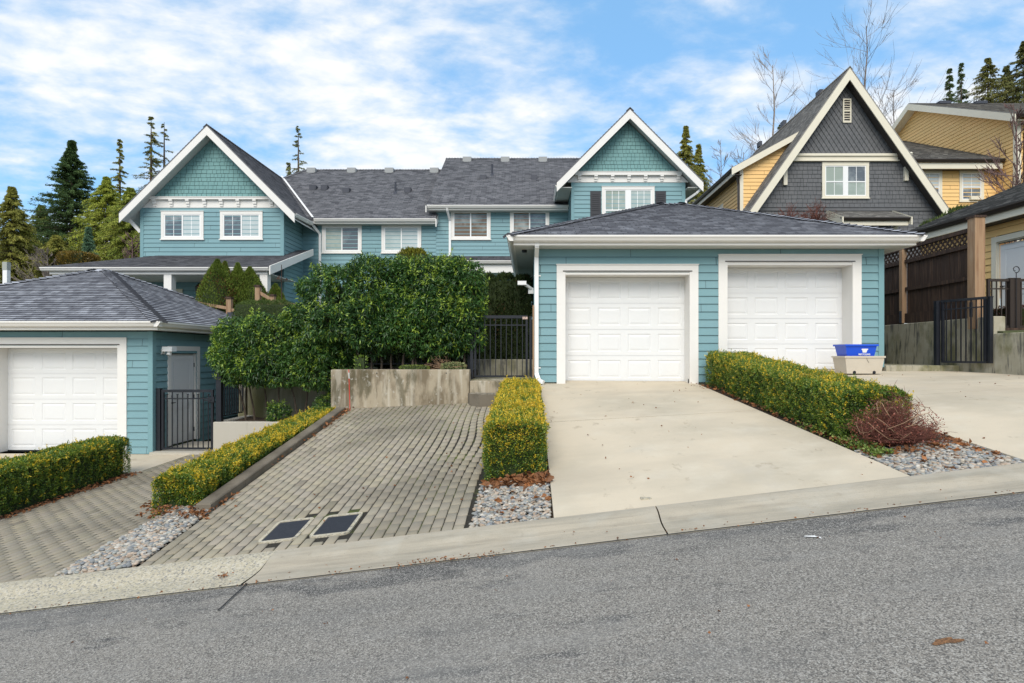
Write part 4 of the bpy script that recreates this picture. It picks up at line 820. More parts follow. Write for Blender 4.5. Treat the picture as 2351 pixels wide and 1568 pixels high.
grid('path_upper',-1.2,.11,11.9,13.54,2,3,lambda x,y:-.5,m_wallgrey,skirt=.3)
single('concrete_step',wallbox(-1.18,.1,11.62,11.9,-1.1,-.515),m_wallc,'square concrete step under the upper black gate','step',(-.6,11.7,-1.1))
m_paverstep=mat('worn_step_paver',(.27,.24,.19),.85,[('noise',(6,6,6),(.14,.12,.09),.45,.7,.7)],bump=('noise',60,.4,.004))
# half hexagon paver step
b=MB(); pts=[(-1.22,11.6),(-1.16,11.33),(-.95,11.12),(-.3,11.1),(-.2,11.6)]
zt_=-.755; zb_=-1.15; n=len(pts)
b.quad([(x,y,zt_) for x,y in pts])
for i in range(n): j=(i+1)%n; b.quad([(pts[i][0],pts[i][1],zb_),(pts[j][0],pts[j][1],zb_),(pts[j][0],pts[j][1],zt_),(pts[i][0],pts[i][1],zt_)])
o=single('paver_step',b,m_wet,'dark rounded paver step in the corner between retaining wall and hedge','step',(-.7,11.3,-1.1))
b=MB(); k=0
for i in range(8):
    x=-1.15+i*.118
    y0=11.14 if x>-.97 else 11.36
    b.box(x,x+.108,y0+.0,y0+.2,zt_-.02,zt_+.012); b.box(x,x+.108,y0+.21,min(y0+.41,11.58),zt_-.02,zt_+.011)
b.build('paver',m_paverstep,o)
# edging stones beside the middle hedge
for i,(y0,y1) in enumerate([(6.55,7.35),(7.36,8.16),(8.17,8.97),(8.98,9.78),(9.79,10.59),(10.6,11.35)]):
    b=MB(); x0,x1=-3.74,-3.575; A=[(x0,y0),(x1,y0),(x1,y1),(x0,y1)]; zz=lambda x,y,h:float(z_mid(-3.56,y))+h
    b.quad([(x,y,zz(x,y,-.1)) for x,y in A[::-1]]); 
    for k in range(4): q=A[k]; r=A[(k+1)%4]; b.quad([(*q,zz(*q,-.1)),(*r,zz(*r,-.1)),(*r,zz(*r,.07)),(*q,zz(*q,.07))])
    C=[(x0+.012,y0+.008),(x1-.012,y0+.008),(x1-.012,y1-.008),(x0+.012,y1-.008)]
    for k in range(4): q=A[k]; r=A[(k+1)%4]; s_=C[k]; t_=C[(k+1)%4]; b.quad([(*q,zz(*q,.07)),(*r,zz(*r,.07)),(*t_,zz(*t_,.083)),(*s_,zz(*s_,.083))])
    b.quad([(*c,zz(*c,.083)) for c in C])
    single('edging_stone',b,m_wet,('first','second','third','fourth','fifth','sixth')[i]+' edging stone counted from the street along the middle hedge','kerb stone',(-3.65,y0,float(z_mid(-3.56,y0))),'edging stones along the middle hedge')
# right side walls
single('concrete_wall',wallbox(8.85,9.07,11.12,17.5,-.8,.74),m_wallgrey,'mossy concrete wall under the tall dark wooden fence','wall',(8.95,14,-.8))
single('concrete_wall',wallbox(8.85,9.07,5.4,11.11,-1.2,.41),m_wallgrey,'black streaked low concrete wall at the right edge beside the driveway','wall',(8.95,9,-.8))
single('concrete_step',wallbox(7.34,8.84,12.0,14.4,-.6,-.215),m_wallgrey,'low concrete step between the right garage corner and the mossy wall','step',(8,12.5,-.6))
b=MB(); b.box(9.08,12,11.2,11.3,.38,.52); single('timber_plank',b,m_darkwood,'dark timber plank edging under the brown railing','plank',(10,11.2,.38))
# ---------------- gates and railings ----------------
def rail_panel(root,p0,p1,z0,z1,nb,m=m_black,frame=.045,top=.06,mid=True,alt=False,bar=.018,name='bar',extra=True):
    p0=Vector((p0[0],p0[1],0)); p1=Vector((p1[0],p1[1],0)); d=(p1-p0); L=d.length; d.normalize()
    P=lambda s,z:(p0.x+d.x*s,p0.y+d.y*s,z)
    b=MB(); b.bar(P(0,z1),P(L,z1),frame,top); b.bar(P(0,z0),P(L,z0),frame*.8,frame*.8)
    b.bar(P(frame/2,z0+.02),P(frame/2,z1-top/2),frame*.96); b.bar(P(L-frame/2,z0+.02),P(L-frame/2,z1-top/2),frame*.96)
    if mid: b.bar(P(frame,z1-.17),P(L-frame,z1-.17),frame*.5,frame*.5)
    b.build('frame',m,root)
    for k in range(nb):
        s_=L*(k+1)/(nb+1); zt2=z1-top/2
        if alt and k%2==0: zt2=z1-.09
        b=MB(); b.bar(P(s_,z0+.01),P(s_,zt2),bar)
        if alt and k%2==0: b.bar(P(s_,zt2),P(s_,zt2+.02),bar*1.8)
        b.build(name,m,root)
def post(root,x,y,z0,z1,w_,m=m_black,name='post'):
    b=MB(); b.box(x-w_/2,x+w_/2,y-w_/2,y+w_/2,z0,z1); b.box(x-w_/2-.006,x+w_/2+.006,y-w_/2-.006,y+w_/2+.006,z1,z1+.02); return b.build(name,m,root)
g1=thing('metal_gate','lower black metal gate in front of the side door of the left garage','gate',(-7.7,13,-2.15))
rail_panel(g1,(-8.18,13.0),(-7.03,13.0),-2.08,-.8,9,alt=True,frame=.05); post(g1,-8.24,13.0,-2.17,-.76,.085)
b=MB(); b.box(-7.12,-6.98,12.93,12.96,-1.05,-.93); b.bar((-7.2,12.93,-1.0),(-7.05,12.93,-1.0),.025); b.build('latch',m_black,g1)
f1=thing('metal_fence','short black metal fence section beside the lower gate with a thick corner post','fence',(-6.8,13.3,-1.5))
post(f1,-6.84,12.9,-1.47,-.25,.11); rail_panel(f1,(-6.84,12.99),(-6.84,13.95),-1.36,-.3,8,mid=False,frame=.03,top=.04)
g2=thing('metal_gate','tall black metal gate between the laurel bushes and the right garage downspout','gate',(-.6,12.1,-.5))
rail_panel(g2,(-1.14,12.1),(-.03,12.1),-.44,.79,9,frame=.045,bar=.016); post(g2,-1.19,12.1,-.5,.78,.06); post(g2,.03,12.1,-.5,.78,.05)
b=MB(); b.box(-.14,-.03,12.06,12.075,.74,.79); b.build('house_number_plate',mat('pale_plate',(.6,.45,.38),.5,[('noise',(60,60,60),(.2,.12,.1),.5,.56,.8)]),g2)
f2=thing('metal_fence','black metal fence behind the laurel bushes above the retaining wall','fence',(-2.5,13.2,-.4))
rail_panel(f2,(-3.7,13.2),(-1.3,13.2),-.2,.75,18,frame=.04,bar=.016); post(f2,-1.28,12.45,-.34,.5,.07)
g3=thing('metal_gate','open black metal gate standing on the low step beside the mossy wall','gate',(8.6,11.6,-.2))
rail_panel(g3,(8.48,12.0),(8.78,11.2),-.14,1.1,8,frame=.05,top=.05); post(g3,8.44,12.08,-.215,1.1,.085); post(g3,8.80,11.14,-.16,1.1,.06)
for i,(xa,xb,lab) in enumerate(((9.06,9.53,'brown metal railing panel between the big cedar post and the hook'),(9.63,10.9,'brown metal railing panel at the right edge over the low concrete wall'))):
    r=thing('railing',lab,'railing',(xa,11.6,.5),'brown railing panels'); rail_panel(r,(xa,11.55),(xb,11.55),.56,1.48,int((xb-xa)/.115),m_brown,frame=.05,top=.05); post(r,xb if i==0 else xa,11.55,.5,1.5,.1,m_brown)
b=MB(); b.tube([(9.58,11.48,.5),(9.58,11.48,1.62)],.008,6); b.tube([(9.58+.06*math.cos(t)-.06+.06,11.48,1.68+.06*math.sin(t)) for t in np.linspace(-1.9,2.9,14)],.009,6)
b.tube([(9.58+.02*math.cos(t)-.03,11.48,1.68+.03*math.sin(t)) for t in np.linspace(2.9,5.5,8)],.008,6)
single('plant_hook',b,m_black,'thin black curled plant hook rising between the two brown railing panels','hook',(9.58,11.48,.5))
# wooden fence on the mossy wall
wf=thing('wooden_fence','tall dark stained wooden fence with lattice top standing on the mossy wall','fence',(8.95,14,.74))
xf=8.95
for yp,wd,z1,m in ((11.62,.2,2.72,m_lightwood),(13.9,.11,2.5,m_lightwood),(16.3,.11,2.5,m_lightwood)):
    b=MB(); b.box(xf-wd/2-.05,xf+wd/2-.05,yp-wd/2,yp+wd/2,.52 if wd>.15 else .76,z1); p=b.build('post',m,wf)
    if wd>.15: box_part('post_cap',m_darkwood,p,xf-.17,xf+.07,yp-.12,yp+.12,2.72,2.76)
    b=MB(); b.box(xf-wd/2-.058,xf-wd/2-.05,yp-.04,yp+.04,.76,1.05); b.build('bracket',m_iron,p)
for ya,yb in ((11.75,13.83),(13.97,16.23)):
    b=MB(); y=ya
    while y<yb-.02:
        q=min(y+.135,yb); b.box(xf+.0+random.uniform(-.004,.004),xf+.02,y,q-.006,.93,2.2); y+=.137
    b.build('boards',m_darkwood,wf)
    for z0,z1,o in ((.75,.985,.05),(1.52,1.6,.045),(2.17,2.25,.055),(2.49,2.57,.06)):
        box_part('rail',m_darkwood,wf,xf-o,xf+.03,ya,yb,z0,z1)
    b=MB(); n=int((yb-ya+.25)/.14)
    for k in range(n):
        y=ya-.25+k*.14
        for sg,off in ((1,0.0),(-1,-.012)):
            a=(xf-.01+off,y if sg>0 else y+.25,2.25); c=(xf-.01+off,y+.25 if sg>0 else y,2.5)
            def clip(a,c):
                a=list(a);c=list(c)
                for p,q in ((a,c),(c,a)):
                    for lim,up in ((ya,False),(yb,True)):
                        if (p[1]<lim and not up) or (p[1]>lim and up):
                            if abs(q[1]-p[1])<1e-6: return None
                            t=(lim-p[1])/(q[1]-p[1])
                            if t>=1 or t<0: return None
                            p[2]=p[2]+(q[2]-p[2])*t; p[1]=lim
                return a,c
            r=clip(a,c)
            if r and abs(r[0][1]-r[1][1])>.01: b.bar(r[0],r[1],.01,.028,up=(1,0,0)) if False else b.bar(r[0],r[1],.04,.01,up=(1,0,0))
    b.build('lattice',m_lightwood if False else m_darkwood,wf)
# ---------------- containers ----------------
def tub(b,cx,cy,z0,w0,d0,w1,d1,h,rim=.02,t=.012):
    A=[(-w0/2,-d0/2),(w0/2,-d0/2),(w0/2,d0/2),(-w0/2,d0/2)]; Bq=[(-w1/2,-d1/2),(w1/2,-d1/2),(w1/2,d1/2),(-w1/2,d1/2)]
    P=lambda q,z:(cx+q[0],cy+q[1],z)
    b.quad([P(q,z0) for q in A[::-1]])
    for i in range(4): j=(i+1)%4; b.quad([P(A[i],z0),P(A[j],z0),P(Bq[j],z0+h),P(Bq[i],z0+h)])
    R_=[(x*(1+2*rim/w1),y*(1+2*rim/d1)) for x,y in Bq]; I=[(x*(1-2*t/w1),y*(1-2*t/d1)) for x,y in Bq]; IA=[(x*.95,y*.93) for x,y in A]
    for i in range(4):
        j=(i+1)%4; b.quad([P(Bq[i],z0+h-.035),P(Bq[j],z0+h-.035),P(R_[j],z0+h-.035),P(R_[i],z0+h-.035)][::-1]); b.quad([P(R_[i],z0+h-.035),P(R_[j],z0+h-.035),P(R_[j],z0+h),P(R_[i],z0+h)]); b.quad([P(R_[i],z0+h),P(R_[j],z0+h),P(I[j],z0+h),P(I[i],z0+h)]); b.quad([P(I[j],z0+h),P(I[i],z0+h),P(IA[i],z0+.02),P(IA[j],z0+.02)])
    b.quad([P(q,z0+.02) for q in IA])
yb_=11.45; zb=float(z_d2(6.4,yb_))
bn=thing('storage_tub','large beige plastic tub on the driveway holding up a blue recycling box','tub',(6.45,yb_,zb))
b=MB(); tub(b,6.45,yb_,zb+.01,.66,.42,.76,.48,.34,rim=.012); b.build('tub_body',m_beige,bn)
b=MB(); b.tube([(6.48,yb_-.238,zb+.33),(6.49,yb_-.237,zb+.28),(6.53,yb_-.232,zb+.22)],.003,5); b.build('crack',m_dark,bn)
for x in (6.26,6.64):
    b=MB(); b.tube([(x,yb_-.222,zb+.035),(x,yb_-.15,zb+.035)],.03,12); b.build('wheel',m_black,bn)
zq=zb+.315
bl=thing('recycling_box','bright blue recycling box resting on top of the beige tub','box',(6.4,yb_,zq))
b=MB(); tub(b,6.4,yb_,zq,.52,.34,.61,.42,.26,rim=.018); b.build('box_body',m_blue,bl)
b=MB(); 
for k in range(5): b.box(6.12,6.135,yb_-.15+k*.07,yb_-.12+k*.07,zq+.19,zq+.22)
b.build('handle',m_blue,bl)
def textobj(s_,size,loc,m,parent,name,rot=(90,0,0)):
    cu=bpy.data.curves.new(name,'FONT'); cu.body=s_; cu.size=size; cu.extrude=.001; cu.align_x='CENTER'; cu.offset=.0012
    o=bpy.data.objects.new(name,cu); col.objects.link(o); dg=bpy.context.evaluated_depsgraph_get(); me=bpy.data.meshes.new_from_object(o.evaluated_get(dg))
    bpy.data.objects.remove(o); me.materials.clear(); me.materials.append(m)
    q=bpy.data.objects.new(name,me); col.objects.link(q); q.rotation_euler=[R(a) for a in rot]
    if parent: q.parent=parent; q.location=Vector(loc)-wloc(parent)
    else: q.location=loc
    return q
textobj('RECYCLING',.042,(6.47,yb_-.1865,zq+.052),m_vinyl,bl,'lettering',(84,0,0))
b=MB(); ym=yb_-.193; lean=lambda z:yb_-.17-.04*(z-zq)/.26-.004
pt=[(6.435,.1),(6.505,.1),(6.52,.15),(6.535,.155),(6.53,.175),(6.41,.175),(6.405,.155),(6.42,.15)]
b.quad([(x,lean(zq+z)-.001,zq+z) for x,z in pt]); b.build('tub_emblem',m_vinyl,bl)
# ---------------- drain covers ----------------
for i,(x0,x1,y0,y1) in enumerate(GR):
    d_=thing('drain_cover',('left' if i==0 else 'right')+' dark ribbed drain cover with pale concrete rim set in the pavers','drain cover',((x0+x1)/2,(y0+y1)/2,float(z_mid((x0+x1)/2,5.7))),'twin drain covers')
    n=6; r=.05; P=lambda x,y,h:(x,y,float(z_mid(x,y))+h)
    def rr(x0,x1,y0,y1,r): 
        o=[]
        for cx,cy,a in ((x1-r,y1-r,0),(x0+r,y1-r,90),(x0+r,y0+r,180),(x1-r,y0+r,270)):
            for k in range(5): t=R(a+k*22.5); o.append((cx+r*math.cos(t),cy+r*math.sin(t)))
        return o
    O=rr(x0,x1,y0,y1,.06); I=rr(x0+.035,x1-.035,y0+.035,y1-.035,.02); b=MB(); N_=len(O)
    for k in range(N_):
        j=(k+1)%N_; b.quad([P(*O[k],.008),P(*O[j],.008),P(*I[j],.008),P(*I[k],.008)]); b.quad([P(*O[k],-.03),P(*O[j],-.03),P(*O[j],.008),P(*O[k],.008)]); b.quad([P(*I[j],-.01),P(*I[k],-.01),P(*I[k],.008),P(*I[j],.008)])
    b.build('rim',m_curb2,d_)
    b=MB(); b.quad([P(*q,-.004) for q in I])
    nb=22
    for k in range(nb):
        x=x0+.045+(x1-x0-.09)*k/(nb-1); b.quad([P(x-.004,y0+.045,.003),P(x+.004,y0+.045,.003),P(x+.004,y1-.045,.003),P(x-.004,y1-.045,.003)])
        b.quad([P(x-.004,y0+.045,-.004),P(x-.004,y0+.045,.003),P(x-.004,y1-.045,.003),P(x-.004,y1-.045,-.004)]); b.quad([P(x+.004,y0+.045,-.004),P(x+.004,y1-.045,-.004),P(x+.004,y1-.045,.003),P(x+.004,y0+.045,.003)])
    b.build('grate',m_iron,d_)
# ---------------- small things ----------------
b=MB(); x,y=-3.5,11.4; z0=float(z_mid(x,y)); b.tube([(x,y,z0-.05),(x-.03,y+.02,z0+.8)],.007,6); s_=single('marker_stake',b,m_red,'thin red marker stake leaning against the left end of the retaining wall','stake',(x,y,z0))
b=MB(); b.tube([(x-.0238,y+.0159,z0+.625),(x-.0275,y+.0183,z0+.74)],.0078,6); b.build('reflective_band',m_vinyl,s_)
b=MB(); b.box(.07,.1,11.93,11.96,-.5,1.02); single('wooden_stake',b,m_lightwood,'slim reddish wooden stake between the tall gate and the white downspout','stake',(.08,11.95,-.5))
b=MB(); xx=PX(15,20); b.box(xx-.075,xx+.075,19.93,20.07,-2,PZ(620,20)); o=single('utility_post',b,m_vinyl,'slim white and grey post behind the roof of the left garage','post',(xx,20,-2)); box_part('post_cap',mat('grey_post_cap',(.35,.37,.34),.7),o,xx-.08,xx+.08,19.92,20.08,PZ(620,20),PZ(602,20))
x,y=2.06,4.24; z=float(z_gut(x))+.004; b=MB(); 
for k,(a,c) in enumerate([((-.055,.012,.005),(.015,-.008,.009)),((.015,-.008,.009),(.05,-.02,.002))]):
    wd=.007+.005*k; b.quad([(x+a[0],y+a[1]-wd,z+a[2]),(x+c[0],y+c[1]-wd-.004,z+c[2]),(x+c[0],y+c[1]+wd,z+c[2]+.004),(x+a[0],y+a[1]+wd,z+a[2])])
single('paper_scrap',b,m_vinyl,'small crumpled white scrap of paper lying on the asphalt near the kerb','litter',(x,y,z))
b=MB(); x,y=1.1,5.5; z=float(z_d1(x,y))+.004; b.box(x-.05,x+.05,y-.03,y+.03,z-.02,z+.003); single('survey_plate',b,m_curb2,'tiny pale utility lid set in the concrete driveway near the kerb','lid',(x,y,z))
# deck railing in the left yard
dr=thing('deck_railing','weathered wooden deck railing with pale posts beside the arborvitae','railing',(-8,17.5,1.3))
pp=[(527,683,717),(593,656,692),(627,677,700)]
for px,a,c in pp:
    x=PX(px,17.5); b=MB(); wd=.14 if px<600 else .11; b.box(x-wd/2,x+wd/2,17.43,17.57,PZ(760,17.5),PZ(a+3,17.5)); p=b.build('post',m_lightwood,dr); box_part('post_cap',m_darkwood,p,x-wd*.62,x+wd*.62,17.4,17.6,PZ(a+3,17.5),PZ(a-1,17.5))
def rl_(pa,pb): 
    b=MB(); b.bar((PX(pa[0],17.5),17.5,PZ(pa[1],17.5)),(PX(pb[0],17.5),17.5,PZ(pb[1],17.5)),.07,.09); b.build('rail',m_lightwood,dr)
rl_((420,690),(527,708)); rl_((527,712),(560,712)); rl_((593,670),(627,690)); rl_((627,692),(690,702)); rl_((593,690),(627,706)); rl_((640,712),(690,712))
x=PX(646.5,17); b=MB(); b.tube([(x,17,PZ(730,17)),(x,17,PZ(608,17))],[.018,.01],6); o=single('weather_vane',b,m_darkwood,'rusty garden weather vane on a thin rod in front of the porch','weather vane',(x,17,1))
b=MB(); zc=PZ(640,17); b.bar((x-.17,17,zc),(x+.17,17,zc-.03),.012); b.quad([(x-.17,17,zc-.02),(x-.05,17,zc+.0),(x-.06,17,zc+.1),(x-.12,17,zc+.05)]); b.quad([(x+.1,17.0,zc-.06),(x+.2,17.0,zc-.03),(x+.14,17,zc+.03)]); b.bar((x,16.86,zc-.06),(x,17.14,zc-.06),.012); b.build('arrow',m_darkwood,o)
# ---------------- foliage builders ----------------
def rnd(n,a,b): return rng.uniform(a,b,n)
def nrmz(v): return v/np.maximum(np.linalg.norm(v,axis=-1,keepdims=True),1e-9)
def leaves(P,D,Lg,Wd,C,fold=.25,droop=0.):
    # P base points, D directions, lengths, widths: folded rhombus leaves (two triangles each)
    n=len(P); D=nrmz(D); r=nrmz(rng.normal(size=(n,3))); S=nrmz(np.cross(D,r)); Nn=np.cross(S,D)
    Lg=np.broadcast_to(np.asarray(Lg,dtype=float),(n,))[:,None]; Wd=np.broadcast_to(np.asarray(Wd,dtype=float),(n,))[:,None]
    mid=P+D*Lg*.45; tip=P+D*Lg; tip[:,2]-=droop*Lg[:,0]
    a=mid+S*Wd*.5+Nn*Wd*fold; b=mid-S*Wd*.5+Nn*Wd*fold
    V=np.stack([P,a,tip,b],1).reshape(-1,3); k=np.arange(n)*4
    F=np.concatenate([np.stack([k,k+1,k+2],1),np.stack([k,k+2,k+3],1)])
    return V,F,np.repeat(C,4,0)
def cat3(parts):
    V=[];F=[];C=[];o=0
    for v,f,c in parts: V.append(v);F.append(f+o);C.append(c);o+=len(v)
    return np.concatenate(V),np.concatenate(F),np.concatenate(C)
def wob(P,s,seed=0):
    r=np.random.default_rng(seed); o=np.zeros(len(P))
    for k in range(5):
        w_=r.normal(size=3); w_=w_/np.linalg.norm(w_)*s*r.uniform(.6,2.2); o+=np.sin(P@w_+r.uniform(0,6.28))
    return o/5
def mixc(c1,c2,t): t=np.clip(t,0,1)[:,None]; return np.array(c1)*(1-t)+np.array(c2)*t
G1=(.035,.09,.018); G2=(.15,.26,.035); YL=(.85,.62,.04); OR=(.72,.36,.03)
def hedge(label,x0,x1,y0,y1,zb,zt,n,yel=.75,seed=0,leafsz=.028,ycol=YL):
    h=thing('hedge',label,'hedge',((x0+x1)/2,(y0+y1)/2,float(zb((x0+x1)/2,(y0+y1)/2))),'clipped box hedges')
    # inner mass
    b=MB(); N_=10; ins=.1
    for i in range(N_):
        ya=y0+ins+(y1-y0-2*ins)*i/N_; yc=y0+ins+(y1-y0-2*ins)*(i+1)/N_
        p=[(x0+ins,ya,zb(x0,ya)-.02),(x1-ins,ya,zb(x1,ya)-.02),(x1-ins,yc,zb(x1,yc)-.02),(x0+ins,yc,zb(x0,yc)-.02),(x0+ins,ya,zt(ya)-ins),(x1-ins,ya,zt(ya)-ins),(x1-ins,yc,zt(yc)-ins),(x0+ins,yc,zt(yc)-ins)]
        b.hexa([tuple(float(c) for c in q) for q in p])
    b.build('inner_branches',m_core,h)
    W=x1-x0;Ly=y1-y0;Hh=.68
    ar=np.array([Ly*Hh,Ly*Hh,W*Hh*1.2,W*Hh*.5,Ly*W*1.5]); fc=rng.choice(5,n,p=ar/ar.sum()); a=rng.random(n); c=rng.random(n)
    c2=c**.85
    x=np.where(fc==0,x0,np.where(fc==1,x1,x0+a*W)); y=np.where(fc<2,y0+a*Ly,np.where(fc==2,y0,np.where(fc==3,y1,y0+c*Ly)))
    ztv=zt(y); zbv=np.array([float(zb(min(max(u,x0),x1),v)) for u,v in zip(x,y)])
    z=np.where(fc==4,ztv,zbv+.03+c2*(ztv-zbv-.03))
    N0=np.zeros((n,3)); N0[fc==0,0]=-1; N0[fc==1,0]=1; N0[fc==2,1]=-1; N0[fc==3,1]=1; N0[fc==4,2]=1
    P=np.stack([x,y,z],1); w1=wob(P,9,seed+1); w2=wob(P,28,seed+2)
    # rounded edges
    cx=(x0+x1)/2; ex=np.clip(np.abs(x-cx)-(W/2-.1),0,.1)/.1; ez=np.clip(z-(ztv-.1),0,.1)/.1; rd=ex*ez*.05
    low=np.clip((zbv+.22-z)/.22,0,1)*.035
    dep=-.02+.04*w1+.05*w2-rnd(n,0,.06)-low
    P=P+N0*dep[:,None]; P[:,2]-=rd
    P[:,0]-=np.sign(x-cx)*rd
    D=N0*.9+rng.normal(size=(n,3))*.75; D[:,2]+=.35
    ht=np.clip((z-zbv)/(ztv-zbv),0,1)
    outer=dep+.02
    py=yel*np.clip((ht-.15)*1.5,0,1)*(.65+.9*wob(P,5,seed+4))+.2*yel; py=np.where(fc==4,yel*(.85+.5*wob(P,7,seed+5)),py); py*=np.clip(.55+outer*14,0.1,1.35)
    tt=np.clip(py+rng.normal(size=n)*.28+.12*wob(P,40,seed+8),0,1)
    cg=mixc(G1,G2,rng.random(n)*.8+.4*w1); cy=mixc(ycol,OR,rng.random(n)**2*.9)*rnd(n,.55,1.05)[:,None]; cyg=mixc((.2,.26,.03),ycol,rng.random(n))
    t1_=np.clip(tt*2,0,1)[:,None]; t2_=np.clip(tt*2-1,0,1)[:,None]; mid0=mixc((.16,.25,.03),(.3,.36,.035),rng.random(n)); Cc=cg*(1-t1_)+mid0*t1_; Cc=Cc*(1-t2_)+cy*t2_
    parts=[leaves(P,D,leafsz*rnd(n,.7,1.25),leafsz*.62,Cc)]
    # stray sprigs on top and sides
    ns=int(n/110)
    for k in range(ns):
        i=rng.integers(n); 
        if fc[i]==3: continue
        d=nrmz((N0[i]*.6+np.array([0,0,.9])+rng.normal(size=3)*.35)[None])[0]; Ls=rng.uniform(.03,.09); m=int(8+Ls*90)
        t=rng.random(m)[:,None]; Q=P[i]+d*t*Ls+rng.normal(size=(m,3))*.006; DD=d+rng.normal(size=(m,3))*.8
        cc_=np.tile(np.array(YL) if rng.random()<yel else np.array(G2),(m,1))*rnd(m,.6,1.1)[:,None]
        parts.append(leaves(Q,DD,leafsz*.9,leafsz*.5,cc_))
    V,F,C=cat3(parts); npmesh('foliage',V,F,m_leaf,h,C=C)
    return h
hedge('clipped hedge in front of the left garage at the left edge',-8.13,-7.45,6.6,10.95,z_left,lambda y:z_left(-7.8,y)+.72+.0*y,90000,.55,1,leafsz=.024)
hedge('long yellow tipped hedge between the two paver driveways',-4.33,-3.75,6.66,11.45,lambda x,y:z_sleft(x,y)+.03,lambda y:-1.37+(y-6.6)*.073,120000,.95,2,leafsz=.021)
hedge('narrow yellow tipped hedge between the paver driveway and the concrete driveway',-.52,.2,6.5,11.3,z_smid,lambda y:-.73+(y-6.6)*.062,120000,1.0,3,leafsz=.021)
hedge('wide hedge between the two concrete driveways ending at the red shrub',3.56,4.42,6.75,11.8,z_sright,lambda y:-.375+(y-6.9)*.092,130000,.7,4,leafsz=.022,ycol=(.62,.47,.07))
# ---- broadleaf laurel shrubs ----
def laurel(label,els,n,stems,seed,lsz=.088,group='laurel shrubs',gtop=(.36,.5,.06),name='laurel_shrub',dark=(.015,.05,.013),mid_=(.06,.15,.03),leafn=8,zcut=None):
    # els: list of (cx,cy,cz,rx,ry,rz); stems: list of point lists
    r0=random.Random(seed); els=list(els); n=int(n*1.0)
    if n>1500:
        for k in range(9):
            e=els[k%2]; a=r0.uniform(0,6.283); ph=r0.uniform(-.5,1.3); s3=r0.uniform(.16,.34)
            els.append((e[0]+math.cos(a)*math.cos(ph)*e[3]*.95,e[1]-abs(math.sin(a))*math.cos(ph)*e[4]*.9,e[2]+math.sin(ph)*e[5]*.92,s3*1.1,s3,s3*r0.uniform(.7,1.1)))
    els0=els[:2]; c0=els[0]; base=stems[0][0] if stems else (c0[0],c0[1],c0[2]-c0[5])
    h=thing(name,label,'shrub',base,group)
    wts=np.array([e[3]*e[5]+e[4]*e[3] for e in els]); ch=rng.choice(len(els),n,p=wts/wts.sum()); E=np.array(els)[ch]
    d=nrmz(rng.normal(size=(n,3))*np.array([1,1,1])); d[:,1]=np.where((d[:,1]>.3)&(rng.random(n)<.5),-d[:,1],d[:,1])
    pn=(np.abs(d)**3).sum(1)**(1/3); q=d/pn[:,None]
    rr_=(.72+.33*rng.random(n)**.6)+.13*wob(E[:,:3]+q*E[:,3:],4.5,seed)+.12*wob(E[:,:3]+q*E[:,3:],11,seed+3)
    P=E[:,:3]+q*E[:,3:]*rr_[:,None]
    keep=np.ones(n,bool)
    for e in els:
        s_=(np.abs((P-np.array(e[:3]))/np.array(e[3:]))**3).sum(1)**(1/3); keep&=~(s_<(.62 if e in els0 else .45))
    if zcut is not None: keep&=P[:,2]>zcut+.08*wob(P*[1,1,0],9,seed+9)
    P=P[keep]; d=d[keep]; rr_=rr_[keep]; q=q[keep]; m=len(P)
    ax=nrmz(d*.7+np.array([0,0,.55])+rng.normal(size=(m,3))*.35)
    up=np.clip(q[:,2],0,1); outr=np.clip((rr_-.9)/.15,0,1)
    K=leafn; PP=np.repeat(P,K,0)+np.repeat(ax,K,0)*np.tile(np.linspace(-.05,.05,K),m)[:,None]; 
    DD=np.repeat(ax,K,0)*.45+rng.normal(size=(m*K,3))*.55+np.array([0,0,-.55])
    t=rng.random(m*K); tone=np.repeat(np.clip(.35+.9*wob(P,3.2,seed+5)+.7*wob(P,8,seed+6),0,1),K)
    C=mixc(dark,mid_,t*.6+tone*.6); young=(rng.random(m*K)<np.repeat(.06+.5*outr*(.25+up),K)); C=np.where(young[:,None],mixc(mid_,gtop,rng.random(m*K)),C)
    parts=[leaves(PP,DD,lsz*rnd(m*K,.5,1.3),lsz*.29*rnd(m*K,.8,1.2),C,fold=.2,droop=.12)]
    # stray shoots out of the silhouette
    for k in range(int(m*.07)):
        i=rng.integers(m)
        if rr_[i]<.92: continue
        dd=nrmz((d[i]*.5+np.array([0,0,1.])+rng.normal(size=3)*.3)[None])[0]; Ls=rng.uniform(.08,.24); w_=12
        Q=P[i]+dd*np.linspace(0,Ls,w_)[:,None]; D2=dd*.5+rng.normal(size=(w_,3))*.7
        parts.append(leaves(Q,D2,lsz*.8,lsz*.26,np.tile(np.array(gtop),(w_,1))*rnd(w_,.5,1.1)[:,None]))
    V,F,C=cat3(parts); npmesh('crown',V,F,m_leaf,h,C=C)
    # inner mass
    b=MB()
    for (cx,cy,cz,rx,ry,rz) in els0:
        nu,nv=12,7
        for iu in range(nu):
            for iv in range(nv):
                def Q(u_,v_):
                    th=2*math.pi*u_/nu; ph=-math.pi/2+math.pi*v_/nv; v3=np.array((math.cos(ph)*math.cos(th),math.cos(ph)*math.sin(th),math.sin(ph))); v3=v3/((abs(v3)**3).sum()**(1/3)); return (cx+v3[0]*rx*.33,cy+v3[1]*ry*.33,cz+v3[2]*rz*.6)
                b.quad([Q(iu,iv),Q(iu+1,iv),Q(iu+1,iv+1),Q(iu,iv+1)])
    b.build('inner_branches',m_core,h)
    for s_ in stems:
        b=MB(); L_=len(s_); b.tube(s_,[.026-.012*i/(L_-1) for i in range(L_)] if L_>1 else .02,6); b.build('stem',m_bark,h,smooth=True)
    return h
